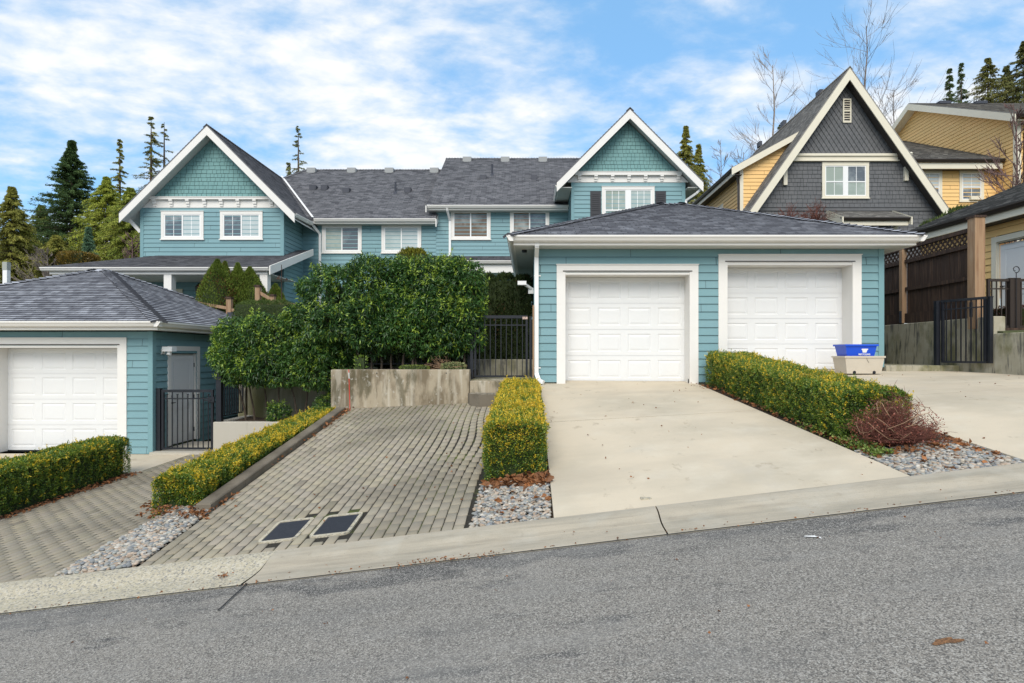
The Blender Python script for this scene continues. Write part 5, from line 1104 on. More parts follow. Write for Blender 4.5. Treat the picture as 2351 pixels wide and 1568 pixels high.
def st(x,y,z,x2,y2,z2,k=5):
    o=[]
    for i in range(k): t=i/(k-1); o.append((x+(x2-x)*t+random.uniform(-.025,.025)*(i>0),y+(y2-y)*t+random.uniform(-.03,.03)*(i>0),z+(z2-z)*t))
    return o
ym=12.45
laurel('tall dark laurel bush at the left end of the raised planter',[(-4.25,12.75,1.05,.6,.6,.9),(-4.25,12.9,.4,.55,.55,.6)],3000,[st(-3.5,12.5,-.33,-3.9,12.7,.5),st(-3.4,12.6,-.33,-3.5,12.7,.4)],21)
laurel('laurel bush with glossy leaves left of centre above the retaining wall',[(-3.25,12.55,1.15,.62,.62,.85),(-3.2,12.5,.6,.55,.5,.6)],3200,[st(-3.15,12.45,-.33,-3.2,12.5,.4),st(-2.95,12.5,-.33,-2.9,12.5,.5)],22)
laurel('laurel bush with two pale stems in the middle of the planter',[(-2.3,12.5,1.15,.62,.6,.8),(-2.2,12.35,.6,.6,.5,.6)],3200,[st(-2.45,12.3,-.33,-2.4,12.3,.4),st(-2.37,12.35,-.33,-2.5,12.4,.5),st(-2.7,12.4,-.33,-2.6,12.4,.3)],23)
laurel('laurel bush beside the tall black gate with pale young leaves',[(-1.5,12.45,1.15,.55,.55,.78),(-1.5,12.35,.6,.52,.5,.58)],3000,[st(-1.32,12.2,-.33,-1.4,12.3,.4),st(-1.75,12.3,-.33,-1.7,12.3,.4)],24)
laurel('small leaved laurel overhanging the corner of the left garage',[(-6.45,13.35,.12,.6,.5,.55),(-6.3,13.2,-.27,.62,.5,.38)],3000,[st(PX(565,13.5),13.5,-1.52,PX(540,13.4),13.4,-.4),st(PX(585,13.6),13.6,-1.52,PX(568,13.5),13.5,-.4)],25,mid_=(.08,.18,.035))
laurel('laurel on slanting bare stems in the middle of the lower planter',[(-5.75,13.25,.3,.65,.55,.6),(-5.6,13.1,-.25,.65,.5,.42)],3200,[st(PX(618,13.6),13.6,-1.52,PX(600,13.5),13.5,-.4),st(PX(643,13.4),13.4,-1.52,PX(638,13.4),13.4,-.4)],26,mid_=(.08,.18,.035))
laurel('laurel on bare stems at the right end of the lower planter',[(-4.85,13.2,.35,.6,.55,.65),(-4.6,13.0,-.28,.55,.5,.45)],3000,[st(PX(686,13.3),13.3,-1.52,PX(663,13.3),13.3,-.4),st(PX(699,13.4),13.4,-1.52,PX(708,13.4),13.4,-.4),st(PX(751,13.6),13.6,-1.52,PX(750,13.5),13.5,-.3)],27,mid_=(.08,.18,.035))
laurel('low leafy sucker at the foot of the bare stems in the lower planter',[(PX(640,13.1),13.1,-1.3,.22,.2,.2)],220,[st(PX(640,13.1),13.1,-1.52,PX(638,13.1),13.1,-1.35)],28,group=None,lsz=.06)
laurel('small leafy sucker beside the left end of the retaining wall',[(PX(745,12.9),12.9,-1.15,.2,.2,.24)],160,[st(PX(745,12.9),12.9,-1.5,PX(745,12.9),12.9,-1.2)],29,group=None,lsz=.06)
# feathery green shrub and clipped shrubs behind
laurel('pale feathery shrub rising behind the laurel bushes',[(PX(1035,14.5),14.5,1.75,.42,.4,.55)],700,[st(PX(1035,14.5),14.5,-.3,PX(1035,14.5),14.5,1.4)],31,lsz=.07,gtop=(.1,.24,.07),mid_=(.05,.16,.05),dark=(.03,.1,.03),name='shrub',group=None)
def clipped(label,name,cat,els,n,seed,c1,c2,lsz=.04,up=.8,m=None,prof=None,trunk=None,group=None,extra=None):
    c0=els[0]; h=thing(name,label,cat,(c0[0],c0[1],c0[2]-c0[5]),group)
    wts=np.array([e[3]*e[5] for e in els]); ch=rng.choice(len(els),n,p=wts/wts.sum()); E=np.array(els)[ch]
    d=nrmz(rng.normal(size=(n,3))); 
    if prof=='cone':
        t=rng.random(n)**.8; th=rnd(n,0,6.283); rad=1.12*np.where(t<.25,.8+.8*t,1-((t-.25)/.75)**1.8)*(1+.0*t); rad=np.maximum(rad,0.02)
        rad*=.9+.12*wob(np.stack([np.cos(th)*2,np.sin(th)*2,t*6],1),1.5,seed)-rng.random(n)*.18
        q=np.stack([np.cos(th)*rad,np.sin(th)*rad,t*2-1],1); d=np.stack([np.cos(th),np.sin(th),np.full(n,.3)],1)
    else:
        pn=(np.abs(d)**4).sum(1)**.25; q=d/pn[:,None]*(.9+.1*rng.random(n)+.05*wob(d*3,2.5,seed))[:,None]
    P=E[:,:3]+q*E[:,3:]
    D=nrmz(d)*.6+rng.normal(size=(n,3))*.45+np.array([0,0,up])
    tone=.4+.6*wob(P,7,seed+2)
    C=mixc(c1,c2,rng.random(n)*.6+tone*.5)
    if extra is not None: 
        bm=(rng.random(n)<extra[1]*np.clip(.5+1.5*wob(P,4,seed+7),0,1)); C=np.where(bm[:,None],np.array(extra[0])*rnd(n,.6,1.1)[:,None],C)
    V,F,C=cat3([leaves(P,D,lsz*rnd(n,.7,1.6),lsz*.42,C)]); npmesh('crown',V,F,m or m_needle,h,C=C)
    b=MB()
    for (cx,cy,cz,rx,ry,rz) in els:
        if prof=='cone': b.tube([(cx,cy,cz-rz),(cx,cy,cz-rz*.5),(cx,cy,cz),(cx,cy,cz+rz*.7)],[rx*.62,rx*.78,rx*.55,rx*.12],10)
        else: b.box(cx-rx*.8,cx+rx*.8,cy-ry*.8,cy+ry*.8,cz-rz*.9,cz+rz*.84)
    b.build('inner_branches',m_core,h)
    return h
TH1=(.05,.09,.015); TH2=(.2,.26,.04)
for i,(px,top,w_,d,lab) in enumerate([(499,598,37,18,'broad cone shaped arborvitae with brown patches, nearest of the row'),(517,602,20,19,'slim arborvitae showing its tip behind the broad one'),(546,607,25,18.4,'second arborvitae cone to the right of the broad one'),(574,616,34,18.6,'wide dark arborvitae in front of the right porch post'),(633,655,19,18.6,'short arborvitae right of the porch beside the deck railing')]):
    zt2=PZ(top,d); zb2=.9 if i<4 else 1.2; clipped(lab,'arborvitae','conifer',[(PX(px,d),d,(zt2+zb2)/2,w_*1.25*d/FPX,w_*1.25*d/FPX,(zt2-zb2)/2)],9000 if i!=1 else 4000,40+i,TH1,TH2,.06,.9,prof='cone',group='arborvitae beside the deck',extra=((.16,.07,.025),.35 if i==0 else .1))
zc=PZ(715,15.6); clipped('flat topped clipped yew hedge behind the left laurels','hedge','hedge',[(PX(612,15.6),15.6,zc-.5,.82,.45,.78)],14000,50,(.035,.07,.018),(.12,.17,.04),.04,.5)
clipped('golden pointed false cypress tip above the middle laurels','conifer_shrub','conifer',[(PX(948,15),15,1.75,.42,.4,.95)],8000,51,(.06,.08,.01),(.3,.27,.03),.06,1.2,prof=None)
for i,(px,w_) in enumerate(((1120,.36),(1160,.36),(1200,.36),(1085,.36),(1040,.36),(990,.38),(935,.38),(880,.38),(825,.38),(775,.38))):
    clipped(('left column of the dark cedar screen behind the tall gate','middle column of the dark cedar screen behind the tall gate','right column of the dark cedar screen behind the tall gate','far left column of the dark cedar screen behind the tall gate','first dark cedar behind the laurels, counted leftward from the gate','second dark cedar behind the laurels, counted leftward from the gate','third dark cedar behind the laurels, counted leftward from the gate','fourth dark cedar behind the laurels, counted leftward from the gate','fifth dark cedar behind the laurels, counted leftward from the gate','sixth dark cedar behind the laurels, counted leftward from the gate')[i],'cedar_screen','conifer',[(PX(px,14.6),14.6+.1*(i%2),.85-.25*(i>3),w_*.75,.35,1.12+.05*(i%2)-.25*(i>3))],5200,52+i,(.018,.035,.01),(.06,.085,.022),.07,.6,group='cedar screen behind the gate',extra=((.12,.06,.03),.1))
# low yellow green tuft and dead twigs on the planter
clipped('low variegated ground plant spilling at the right end of the planter','plant','plant',[(-1.55,11.95,-.27,.24,.14,.1)],900,60,(.15,.2,.06),(.5,.5,.25),.035,.5,m=m_leaf)
clipped('low green ground plant in the middle of the planter edge','plant','plant',[(-2.35,11.95,-.29,.3,.12,.07)],700,61,(.08,.14,.03),(.3,.36,.06),.03,.5,m=m_leaf)
clipped('small leafy sprout rising behind the red marker stake','plant','plant',[(-3.45,11.95,-.17,.12,.1,.13)],120,62,(.1,.2,.03),(.3,.42,.06),.05,.5,m=m_leaf)
# ---- twiggy shrubs ----
def twigs(label,name,cat,cx,cy,z0,rad,hgt,n,m,seed,thick=.004,spread=1.0,droop=.3,loc=None,group=None,sub=5):
    r=random.Random(seed); h=thing(name,label,cat,(cx,cy,z0),group); b=MB()
    for k in range(n):
        a=r.uniform(0,6.283); q=r.uniform(.0,1)**.6; ex=rad*q*spread; hz=hgt*(1-.55*q*q)*r.uniform(.55,1.05)
        p0=(cx+.08*math.cos(a)*r.random(),cy+.08*math.sin(a)*r.random(),z0); pts=[p0]; L_=6
        for i in range(1,L_+1):
            t=i/L_; pts.append((cx+math.cos(a+.5*t*r.uniform(-1,1))*ex*t**1.1+r.uniform(-.02,.02),cy+math.sin(a)*ex*t**1.1+r.uniform(-.02,.02),z0+hz*(t-droop*t*t*q)))
        b.tube(pts,[thick*(1.3-.9*i/L_) for i in range(L_+1)],3,caps=False)
        for s_ in range(sub):
            i=r.randint(2,L_); p=Vector(pts[i]); dd=Vector((r.uniform(-1,1),r.uniform(-1,1),r.uniform(-.2,1))).normalized()*r.uniform(.05,.17)*hgt/.6
            b.tube([p,p+dd*.5+Vector((0,0,.01)),p+dd],[thick*.6,thick*.45,thick*.3],3,caps=False)
    b.build('branches',m,h); return h
m_x=0
m_twig2=mat('tan_dry_twig',(.32,.2,.12),.85)
x,y=3.95,6.3; z=float(z_sright(x,y)); o=twigs('leafless red barberry shrub at the end of the right hedge by the pebbles','bare_shrub','shrub',x,y,z,.44,.62,230,m_twig,3,.004,sub=9)
b=MB(); r=random.Random(8)
for k in range(26):
    a=r.uniform(0,6.28); q=r.uniform(.1,.42); pts=[(x+q*math.cos(a+.35*i)*(1-.05*i),y+q*math.sin(a+.35*i)*(1-.05*i)-.05,z+.1+.45*r.random()*0+(.12+.09*math.sin(i+k))+.28*(k%7)/7) for i in range(5)]; b.tube(pts,.0035,3,caps=False)
b.build('dry_stems',m_twig2,o)
n=900; th=rng.uniform(0,6.283,n); q_=rng.random(n)**.5; P=np.column_stack([x+.46*q_*np.cos(th),y+.46*q_*np.sin(th),z+.08+.5*rng.random(n)*(1-.5*q_**2)])
V,F,C=leaves(P,rng.normal(size=(n,3)),.022,.013,mixc((.22,.06,.04),(.4,.13,.08),rng.random(n))); npmesh('red_leaves',V,F,m_leaf,o,C=C)
twigs('tangle of dead grey twigs at the right end of the planter','bare_shrub','shrub',-1.75,12.0,-.33,.6,.35,40,m_twig2,5,.004)
twigs('leafless reddish shrub in front of the grey house, left one','bare_shrub','shrub',PX(1808,21),21,PZ(520,21),.75,.9,60,m_twig,6,.01,sub=3)
twigs('leafless reddish shrub in front of the grey house, beside the entry roof','bare_shrub','shrub',PX(1872,21),21,PZ(520,21),.7,1.1,70,m_twig,7,.01,sub=3)
# ---------------- trees ----------------
def conifer(label,x,y,h,r,seed,n=150,sprays=26,c1=(.02,.04,.012),c2=(.07,.1,.025),p=.85,sparse=0.,tb=.05,len_=.42,droop=.25,zb=None,name='conifer_tree',group='conifers beyond the houses',lean=0,m_tr=None,bare=0.):
    zb=h_ground(x,y)-.2 if zb is None else zb
    root=thing(name,label,'tree',(x,y,zb),group); H=h-zb
    b=MB(); b.tube([(x,y,zb),(x+lean*.5,y,zb+H*.5),(x+lean,y,zb+H*.99)],[max(.1,H*.018),max(.05,H*.010),.015],7); b.build('trunk',m_tr or m_bark,root,smooth=True)
    sprays=int(sprays*2.1); len_*=.8; r*=1.9; tb=max(tb,.22); n=int(n*(1.6 if sparse else 2.6)); sprays=int(sprays*(1 if sparse else .55)); len_*=(.5 if sparse else .62); sprays=int(sprays*(1.2 if sparse else 1.7)); p=(p*.65 if sparse else p*1.15+.12); r*=(.8 if sparse else 1.05); c1=tuple(2.1*c for c in c1); c2=tuple(2.7*c for c in c2)
    R_=np.random.default_rng(seed); Pl=[];Dl=[];Ll=[];Cl=[]; bb=MB()
    for k in range(n):
        t=tb+(1-tb)*(1-(1-k/n)**1.15) if True else 0
        t=min(t+R_.uniform(-.012,.012),.995)
        L=r*((1-t)**p)*R_.uniform(.55,1.12)*min(1,.3+(1-t)/.11*.7)+.06
        a=R_.uniform(0,6.283); zz=zb+H*t; o=np.array([x+lean*t,y,zz]); dr=np.array([math.cos(a),math.sin(a),0]); up=.25*(t-.35)
        s_=R_.random(sprays)**.7; s_=np.maximum(s_,.12)
        if sparse and R_.random()<sparse*t: continue
        base=o+dr*L*s_[:,None]; base[:,2]+=L*(up*s_-droop*s_**2+ .12*(s_>.8)*(s_-.8)); base+=R_.normal(size=(sprays,3))*.07*(.3+L*.2)
        sd=np.sign(R_.normal(size=sprays))[:,None]*np.array([-dr[1],dr[0],0]); D=dr*.7+sd*R_.uniform(.2,.9,(sprays,1))+R_.normal(size=(sprays,3))*.25; D[:,2]-=droop*1.1
        Pl.append(base);Dl.append(D);Ll.append(len_*R_.uniform(.5,1.1,sprays)*(1.1-.5*s_)); Cl.append(np.tile(R_.random(),sprays)*.5+R_.random(sprays)*.5)
        if L>.6 or sparse: bb.tube([tuple(o),tuple(o+dr*L*.5+np.array([0,0,L*(up*.5-droop*.25)])),tuple(o+dr*L*.95+np.array([0,0,L*(up*.95-droop*.9)]))],[.03,.018,.008],3,caps=False)
    P=np.concatenate(Pl);D=np.concatenate(Dl);Lg=np.concatenate(Ll);t=np.concatenate(Cl)
    V,F,C=leaves(P,D,Lg,Lg*.27,mixc(c1,c2,t),fold=.1,droop=.25); npmesh('crown',V,F,m_needle,root,C=C)
    if bb.v: bb.build('branches',m_tr or m_bark,root)
    return root
def T(px,top,hw,d,label,seed,**k): return conifer(label,PX(px,d),d,PZ(top,d),hw*d/FPX,seed,**k)
OL1=(.045,.055,.012); OL2=(.17,.16,.035); BR=(.09,.07,.03)
T(165,322,125,38,'large dark spruce tree left of the teal gable',1,n=260,sprays=60,c1=(.012,.028,.012),c2=(.055,.085,.028),len_=.5,droop=.12,p=.75)
T(28,428,85,33,'olive green cedar tree at the far left edge',2,n=210,sprays=50,c1=OL1,c2=OL2,len_=.4,droop=.35,p=.6)
T(275,318,62,42,'thin topped cedar tree between the big spruce and the teal gable',3,n=170,sprays=40,c1=OL1,c2=OL2,len_=.45,droop=.35,sparse=.5,p=1.3)
T(347,266,72,44,'tallest thin cedar tree nearest to the left teal gable roof',4,n=190,sprays=34,c1=OL1,c2=(.13,.12,.03),len_=.45,droop=.3,sparse=.6,p=1.15)
T(377,274,50,45,'second thin cedar tree rising just behind the left teal gable roof',5,n=140,sprays=26,c1=OL1,c2=(.13,.12,.03),len_=.45,droop=.3,sparse=.7,p=1.1)
T(245,405,95,37,'bright yellow green cedar filling the gap beside the teal gable',6,n=260,sprays=60,c1=(.05,.08,.012),c2=(.21,.22,.035),len_=.4,droop=.4,p=.5)
T(300,430,90,36,'bushy green cedar directly beside the left teal wall',7,n=240,sprays=60,c1=(.04,.07,.012),c2=(.18,.19,.035),len_=.4,droop=.4,p=.45)
T(203,522,40,30,'small blue green spruce in front of the big spruce',8,n=150,sprays=50,c1=(.02,.05,.03),c2=(.08,.13,.08),len_=.25,droop=.05,p=.7)
T(95,470,85,40,'dark green cedar between the far left cedar and the big spruce',9,n=200,sprays=50,c1=(.03,.045,.012),c2=(.12,.13,.03),len_=.4,droop=.3,p=.5)
T(685,288,36,52,'slim sparse cedar tree behind the middle roof',10,n=120,sprays=26,c1=(.05,.06,.02),c2=(.13,.13,.05),len_=.5,droop=.25,sparse=.35,p=.8)
T(662,372,30,52,'small sparse cedar behind the middle roof beside the slim one',11,n=70,sprays=26,c1=(.05,.06,.02),c2=(.13,.13,.05),len_=.5,droop=.25,p=.8)
T(1575,288,66,44,'cedar tree behind the right teal gable',12,n=170,sprays=44,c1=OL1,c2=OL2,len_=.45,droop=.4,p=.65)
T(1604,330,58,45,'shorter cedar tree right of the one behind the right teal gable',13,n=130,sprays=40,c1=OL1,c2=OL2,len_=.45,droop=.4,p=.65)
T(2180,156,90,56,'left small conifer tip above the yellow house roof',14,n=90,sprays=34,c1=(.02,.04,.015),c2=(.07,.09,.035),len_=.6,droop=.3)
T(2207,143,75,57,'slim conifer tip above the yellow house roof',15,n=80,sprays=30,c1=(.02,.04,.015),c2=(.07,.09,.035),len_=.6,droop=.3)
T(2268,132,135,56,'broad olive conifer above the yellow house roof',16,n=170,sprays=40,c1=OL1,c2=(.12,.11,.035),len_=.6,droop=.3,p=.55)
T(2352,92,170,55,'tall dark conifer at the right edge above the yellow house',17,n=200,sprays=44,c1=(.03,.04,.012),c2=(.09,.09,.03),len_=.6,droop=.3,p=.55)
T(2310,150,100,57,'dense conifer between the broad olive one and the right edge',19,n=150,sprays=40,c1=(.03,.04,.012),c2=(.1,.1,.035),len_=.6,droop=.3,p=.55)
T(1790,285,18,48,'young conifer behind the bare tree left of the grey gable',18,n=60,sprays=24,c1=(.04,.05,.02),c2=(.11,.11,.04),len_=.5,droop=.2)
def bare(label,px,top,d,seed,spread=.5,bx=None,depth=6,m=None,zb=None,th=.13,x=None,z1=None,ratio=.74,name='bare_tree',first=.3,group='leafless trees'):
    r=random.Random(seed); x=PX(px,d) if x is None else x; zb=h_ground(x,d)-.2 if zb is None else zb; H=(PZ(top,d) if z1 is None else z1)-zb
    root=thing(name,label,'tree',(x,d,zb),group); b=MB(); tw=MB()
    def grow(p,dr,L,rad,lv):
        pts=[p]; q=p; dd=dr; n=4 if lv<3 else 3
        for i in range(n):
            dd=(dd+Vector((r.uniform(-1,1),r.uniform(-1,1),r.uniform(-.1,.5)))*.11).normalized(); q=q+dd*L/n; pts.append(q)
        (b if lv<2 else tw).tube(pts,[rad*(1-.45*i/n) for i in range(n+1)],6 if lv<2 else 3,caps=False)
        if lv>=depth: return
        k=r.choice((2,3,3)) if lv else 3
        for j in range(k):
            t=r.uniform(.35,1) if j else 1.0; i=min(int(t*n),n); bp=pts[i]
            a=r.uniform(0,6.283); sp=spread*r.uniform(.5,1.25)*(0.35 if j==0 else 1)
            s1=dd.cross(Vector((0,0,1)) if abs(dd.z)<.95 else Vector((1,0,0))).normalized(); s2=dd.cross(s1)
            nd=(dd+(s1*math.cos(a)+s2*math.sin(a))*sp+Vector((0,0,.12))).normalized()
            grow(bp,nd,L*ratio*r.uniform(.8,1.1),max(rad*.55*(1.15 if j==0 else .8),.012),lv+1)
    # straight leader with side branches all the way up
    lead=[Vector((x,d,zb))]; n=12
    for i in range(n): lead.append(lead[-1]+Vector((r.uniform(-.035,.035)*H/n*2,r.uniform(-.03,.03)*H/n*2,H/n)))
    b.tube(lead,[th*(1-.93*i/n)+.012 for i in range(n+1)],7,caps=False)
    nb=int(30)
    for k in range(nb):
        t=first+(1-first)*(k+.5)/nb; i=min(int(t*n),n-1); f=t*n-i; p=lead[i].lerp(lead[i+1],f); a=r.uniform(0,6.283); L=H*.2*(1-t*.75)*r.uniform(.6,1.2)*spread*2
        grow(p,Vector((math.cos(a)*.9,math.sin(a)*.9,r.uniform(.4,1.1))).normalized(),L,max(th*.35*(1-t),.02),depth-3)
    b.build('trunk',m or m_bark,root); tw.build('branches',m or m_bark,root); return root
m_tw=mat('grey_brown_twig',(.2,.165,.145),.9); m_tw2=mat('purple_brown_twig',(.16,.1,.09),.9)
bare('leafless pale trunked tree left of the grey gable',1787,150,48,31,.42,m=m_barkpale,th=.2)
bare('large leafless tree rising behind the grey gable',1990,60,52,32,.6,m=m_tw,th=.24)
bare('leafless tree right of the grey gable behind the yellow house',2060,195,50,36,.5,m=m_tw,th=.14)
bare('small leafless tree between the right teal gable and the grey house',1648,335,48,33,.45,m=m_tw,th=.12)
bare('second small leafless tree beside the grey house roof',1700,350,50,37,.5,m=m_tw,th=.12)
bare('leafless young tree in front of the yellow house at the right edge',2330,250,19,34,.45,m=m_tw2,th=.03,zb=2.5,first=.1)
bare('leafless bush behind the porch roof at the left',300,545,27,35,.5,m=m_tw2,th=.05,zb=1.5,first=.2)
bare('leafless bush beside the slim post at the far left',110,580,28,38,.7,m=m_tw,th=.05,zb=1.5,first=.2)
bare('leafless street tree on the far side of the lane behind the camera',0,0,-17,39,.6,x=-6,z1=13,zb=-2.5,m=m_tw,th=.22,group='street trees behind the camera')
bare('leafless street tree opposite the right garage behind the camera',0,0,-19,40,.6,x=7,z1=14,zb=-1,m=m_tw,th=.24,group='street trees behind the camera')
T(60,520,90,35,'low green cedar filling the gap under the far left trees',51,n=200,sprays=50,c1=(.035,.055,.012),c2=(.14,.15,.03),len_=.4,droop=.35,p=.4)
T(130,540,80,34,'low olive cedar in front of the big spruce',52,n=180,sprays=50,c1=OL1,c2=OL2,len_=.4,droop=.35,p=.4)
clipped('rusty brown shrub under the small blue green spruce','shrub','shrub',[(PX(180,29),29,PZ(600,29),.75,.7,.4)],3000,70,(.1,.07,.015),(.3,.2,.03),.1,.8,m=m_leaf)
for i,(px,py,w_) in enumerate(((2215,492,.6),(2290,480,.6),(2160,516,.5))):
    clipped(('bushy green rosemary like shrub below the yellow house window','green shrub tips above the yellow garage roof at the right','low green shrub tips beside the grey house corner')[i],'shrub','shrub',[(PX(px,19),19,PZ(py+25,19),w_,.5,.5)],1500,71+i,(.035,.06,.018),(.13,.17,.05),.11,1.6)
clipped('small dark reddish bush behind the brown railing at the right edge','shrub','shrub',[(10.1,12.1,.72,.45,.25,.28)],1500,75,(.05,.02,.015),(.14,.05,.03),.045,.5,m=m_leaf)
# a distant belt of conifers to close the horizon
for i in range(10):
    d=75+5*(i%3); px=-250+i*95; conifer(('first','second','third','fourth','fifth','sixth','seventh','eighth','ninth','tenth')[i]+' distant conifer from the left in the far tree belt',PX(px,d),d,PZ(600-12*(i%4)-(30 if i<5 else 0),d),5.5,80+i,n=90,sprays=24,c1=(.025,.04,.02),c2=(.08,.1,.045),len_=1.0,droop=.3,p=.5,group='distant conifer belt')
# ---------------- pebbles ----------------
def ico():
    t=(1+5**.5)/2; v=np.array([(-1,t,0),(1,t,0),(-1,-t,0),(1,-t,0),(0,-1,t),(0,1,t),(0,-1,-t),(0,1,-t),(t,0,-1),(t,0,1),(-t,0,-1),(-t,0,1)],float); v=nrmz(v)
    f=[(0,11,5),(0,5,1),(0,1,7),(0,7,10),(0,10,11),(1,5,9),(5,11,4),(11,10,2),(10,7,6),(7,1,8),(3,9,4),(3,4,2),(3,2,6),(3,6,8),(3,8,9),(4,9,5),(2,4,11),(6,2,10),(8,6,7),(9,8,1)]
    V=list(map(tuple,v)); F=[]; mid={}
    def m(a,b):
        k=(min(a,b),max(a,b))
        if k not in mid: q=np.array(V[a])+np.array(V[b]); q/=np.linalg.norm(q); mid[k]=len(V); V.append(tuple(q))
        return mid[k]
    for a,b,c in f: x,y,z=m(a,b),m(b,c),m(c,a); F+=[(a,x,z),(b,y,x),(c,z,y),(x,y,z)]
    return np.array(V),np.array(F)
IV,IF=ico()
def pebbles(label,inside,zf,x0,x1,y0,y1,n,seed,sz=(.013,.027)):
    R_=np.random.default_rng(seed); x=R_.uniform(x0,x1,int(n*2.6)); y=R_.uniform(y0,y1,int(n*2.6)); k=np.array([inside(a,b) for a,b in zip(x,y)]); n=int(n*1.3); x=x[k][:n];y=y[k][:n]; m=len(x)
    s_=R_.uniform(*sz,m); z=np.array([float(zf(a,b)) for a,b in zip(x,y)])+R_.uniform(.0,.035,m)
    sc3=np.stack([s_*R_.uniform(.9,1.5,m),s_*R_.uniform(.8,1.1,m),s_*R_.uniform(.45,.7,m)],1); a=R_.uniform(0,6.283,m); tl=R_.uniform(-.4,.4,m)
    v=IV[None]*sc3[:,None]*(1+.06*R_.normal(size=(m,len(IV),1)))
    X=v[...,0]*np.cos(a)[:,None]-v[...,1]*np.sin(a)[:,None]; Y=v[...,0]*np.sin(a)[:,None]+v[...,1]*np.cos(a)[:,None]; Z=v[...,2]+X*tl[:,None]*.5
    V=np.stack([X+x[:,None],Y+y[:,None],Z+z[:,None]],2).reshape(-1,3); F=(IF[None]+np.arange(m)[:,None,None]*len(IV)).reshape(-1,3)
    pal=np.array([(.36,.34,.3),(.26,.27,.27),(.42,.37,.3),(.18,.19,.2),(.46,.43,.38),(.34,.26,.19),(.27,.28,.26),(.4,.32,.25)]); C=pal[R_.integers(0,len(pal),m)]*R_.uniform(.75,1.15,m)[:,None]
    o=npmesh('pebbles',V,F,m_pebble,None,C=np.repeat(C,len(IV),0),smooth=True); tag(o,label,'pebbles',None,'stuff'); return o
pebbles('grey river pebbles in front of the narrow hedge',lambda x,y:True,lambda x,y:z_smid(x,y)+.025,-.54,.2,5.31,6.5,1500,1)
pebbles('grey river pebbles at the foot of the red shrub by the kerb',lambda x,y:True,lambda x,y:z_sright(x,y)+.02,3.49,4.53,5.31,6.25,2200,2)
pebbles('grey river pebbles at the street end of the middle hedge',lambda x,y:x>-4.33+.17*(y-5.3),lambda x,y:z_sleft(x,y)+.03,-4.31,-3.59,5.31,6.75,2300,3)
pebbles('loose pebbles at the street end of the left hedge',lambda x,y:True,lambda x,y:z_left(x,y)+.0,-8.15,-7.45,5.31,6.6,900,4)
# ---------------- fallen leaves and debris ----------------
def litter(label,pts,zf,seed,sz=(.03,.07),name='fallen_leaves'):
    R_=np.random.default_rng(seed); P=[];
    for (x0,x1,y0,y1,n) in pts: P.append(np.stack([R_.uniform(x0,x1,n),R_.uniform(y0,y1,n)],1))
    P=np.concatenate(P); n=len(P); z=np.array([float(zf(a,b)) for a,b in P])+R_.uniform(.006,.03,n); P=np.column_stack([P,z])
    D=R_.normal(size=(n,3)); D[:,2]*=.25; C=mixc((.36,.15,.055),(.17,.08,.04),R_.random(n))*R_.uniform(.6,1.3,n)[:,None]; L_=R_.uniform(*sz,n)
    V1,F1,C1=leaves(P,D,L_,L_*.6,C,fold=.3); D2=D+R_.normal(size=(n,3))*.8*[1,1,.2]; V2,F2,C2=leaves(P,D2,L_*.8,L_*.5,C,fold=.3)
    V,F,C=cat3([(V1,F1,C1),(V2,F2,C2)]); o=npmesh(name,V,F,m_litter,None,C=C); tag(o,label,'fallen leaves',None,'stuff')
litter('brown fallen leaves along the foot of the left hedge',[(-7.5,-7.28,6.6,11,420),(-8,-7.4,6.3,6.8,80)],lambda x,y:z_left(x,y),1)
litter('brown fallen leaves at the street end of the middle hedge',[(-3.8,-3.5,6.3,7.0,110),(-4.3,-3.6,6.35,6.65,80),(-4.4,-4.3,6.6,8,60)],lambda x,y:z_mid(-3.5,y),2)
litter('brown fallen leaves at the uphill end of the middle hedge',[(-3.75,-3.45,10,11.5,170),(-3.7,-3.5,8,10,30)],lambda x,y:z_mid(-3.5,y)+.02,3)
litter('brown fallen leaves piled at the front of the narrow hedge',[(-.5,.2,6.3,6.55,130),(-.15,.2,6.2,6.5,110),(-.4,.2,5.5,6.2,16)],lambda x,y:z_smid(x,y)+.05,4,(.05,.12))
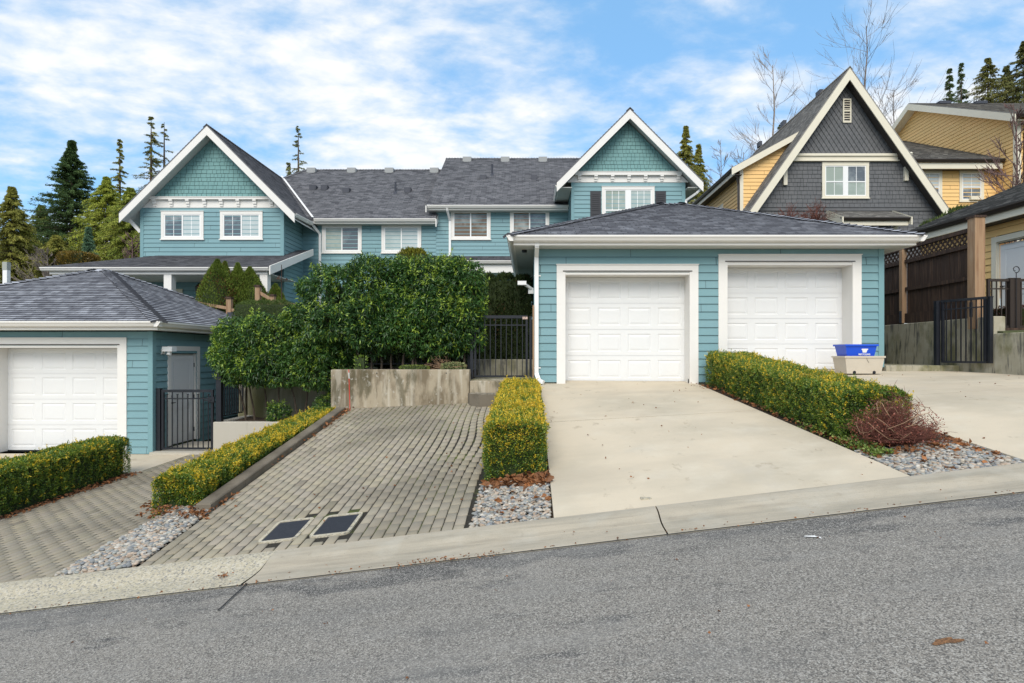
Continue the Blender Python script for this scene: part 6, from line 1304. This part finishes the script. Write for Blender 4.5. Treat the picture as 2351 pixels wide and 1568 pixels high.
litter('brown fallen leaves around the red shrub and the right pebbles',[(3.5,4.5,5.95,6.6,240),(3.48,3.62,6.5,11.8,130),(4.4,4.54,5.6,9,90),(3.6,4.5,5.35,5.9,26)],lambda x,y:z_sright(x,y)+.05,5,(.04,.09))
litter('scattered leaf scraps on the paver driveway',[(-3.5,-.6,5.5,11.5,60),(-1.3,-.6,10.9,11.5,14)],z_mid,6,(.02,.045))
litter('scattered leaf scraps on the concrete driveways',[(.3,3.4,5.4,12,36),(4.6,8.7,6,12,30),(3.2,3.46,11.2,12,22)],lambda x,y:z_d1(x,y) if x<3.5 else z_d2(x,y),7,(.015,.04))
def z_roadx(x,y): return z_gut(x) if y<4.95 else z_gut(x)+.05
litter('reddish needle debris along the edge of the kerb',[(-6,6,4.62,4.68,150),(-1.1,-.1,4.6,4.7,70),(-5,5.5,4.7,5.1,26),(-2.62,-2.5,4.85,4.97,30),(-4.5,-4.3,4.7,4.76,16)],lambda x,y:z_gut(x)+.012,8,(.01,.028))
litter('dark leaf scraps scattered on the asphalt',[(-5,5,2.6,4.6,50)],lambda x,y:z_gut(x),9,(.01,.028))
x,y=1.956,2.73
b=MB(); blob(b,x,y,.055,.03,lambda a,c:z_gut(a),.004,seed=3,rough=.6); o=b.build('leaf_clump',mat('orange_brown_needles',(.32,.16,.07),.9,[('noise',90,(.12,.06,.03),.45,.6,.8)],bump=('noise',90,1,.02)),None,(x,y,float(z_gut(x)))); tag(o,'orange brown clump of needles flattened on the asphalt at lower right','debris')
# low green weeds beside the right hedge
R_=np.random.default_rng(4); n=2600; P=np.column_stack([R_.uniform(3.5,3.72,n),5.95+R_.random(n)**1.5*4.5,np.zeros(n)]); P[:,2]=[float(z_sright(a,c))+.02 for a,c in P[:,:2]]; P[:,2]+=R_.random(n)*.09; keep=wob(P,3,5)>-.15; P=P[keep]; n=len(P)
V,F,C=leaves(P,R_.normal(size=(n,3))+np.array([0,0,.6]),.03,.02,mixc((.06,.12,.02),(.25,.33,.06),R_.random(n))); o=npmesh('weeds',V,F,m_leaf,None,C=C); tag(o,'bright green creeping weeds between the right hedge and the driveway','ground cover',None,'stuff')
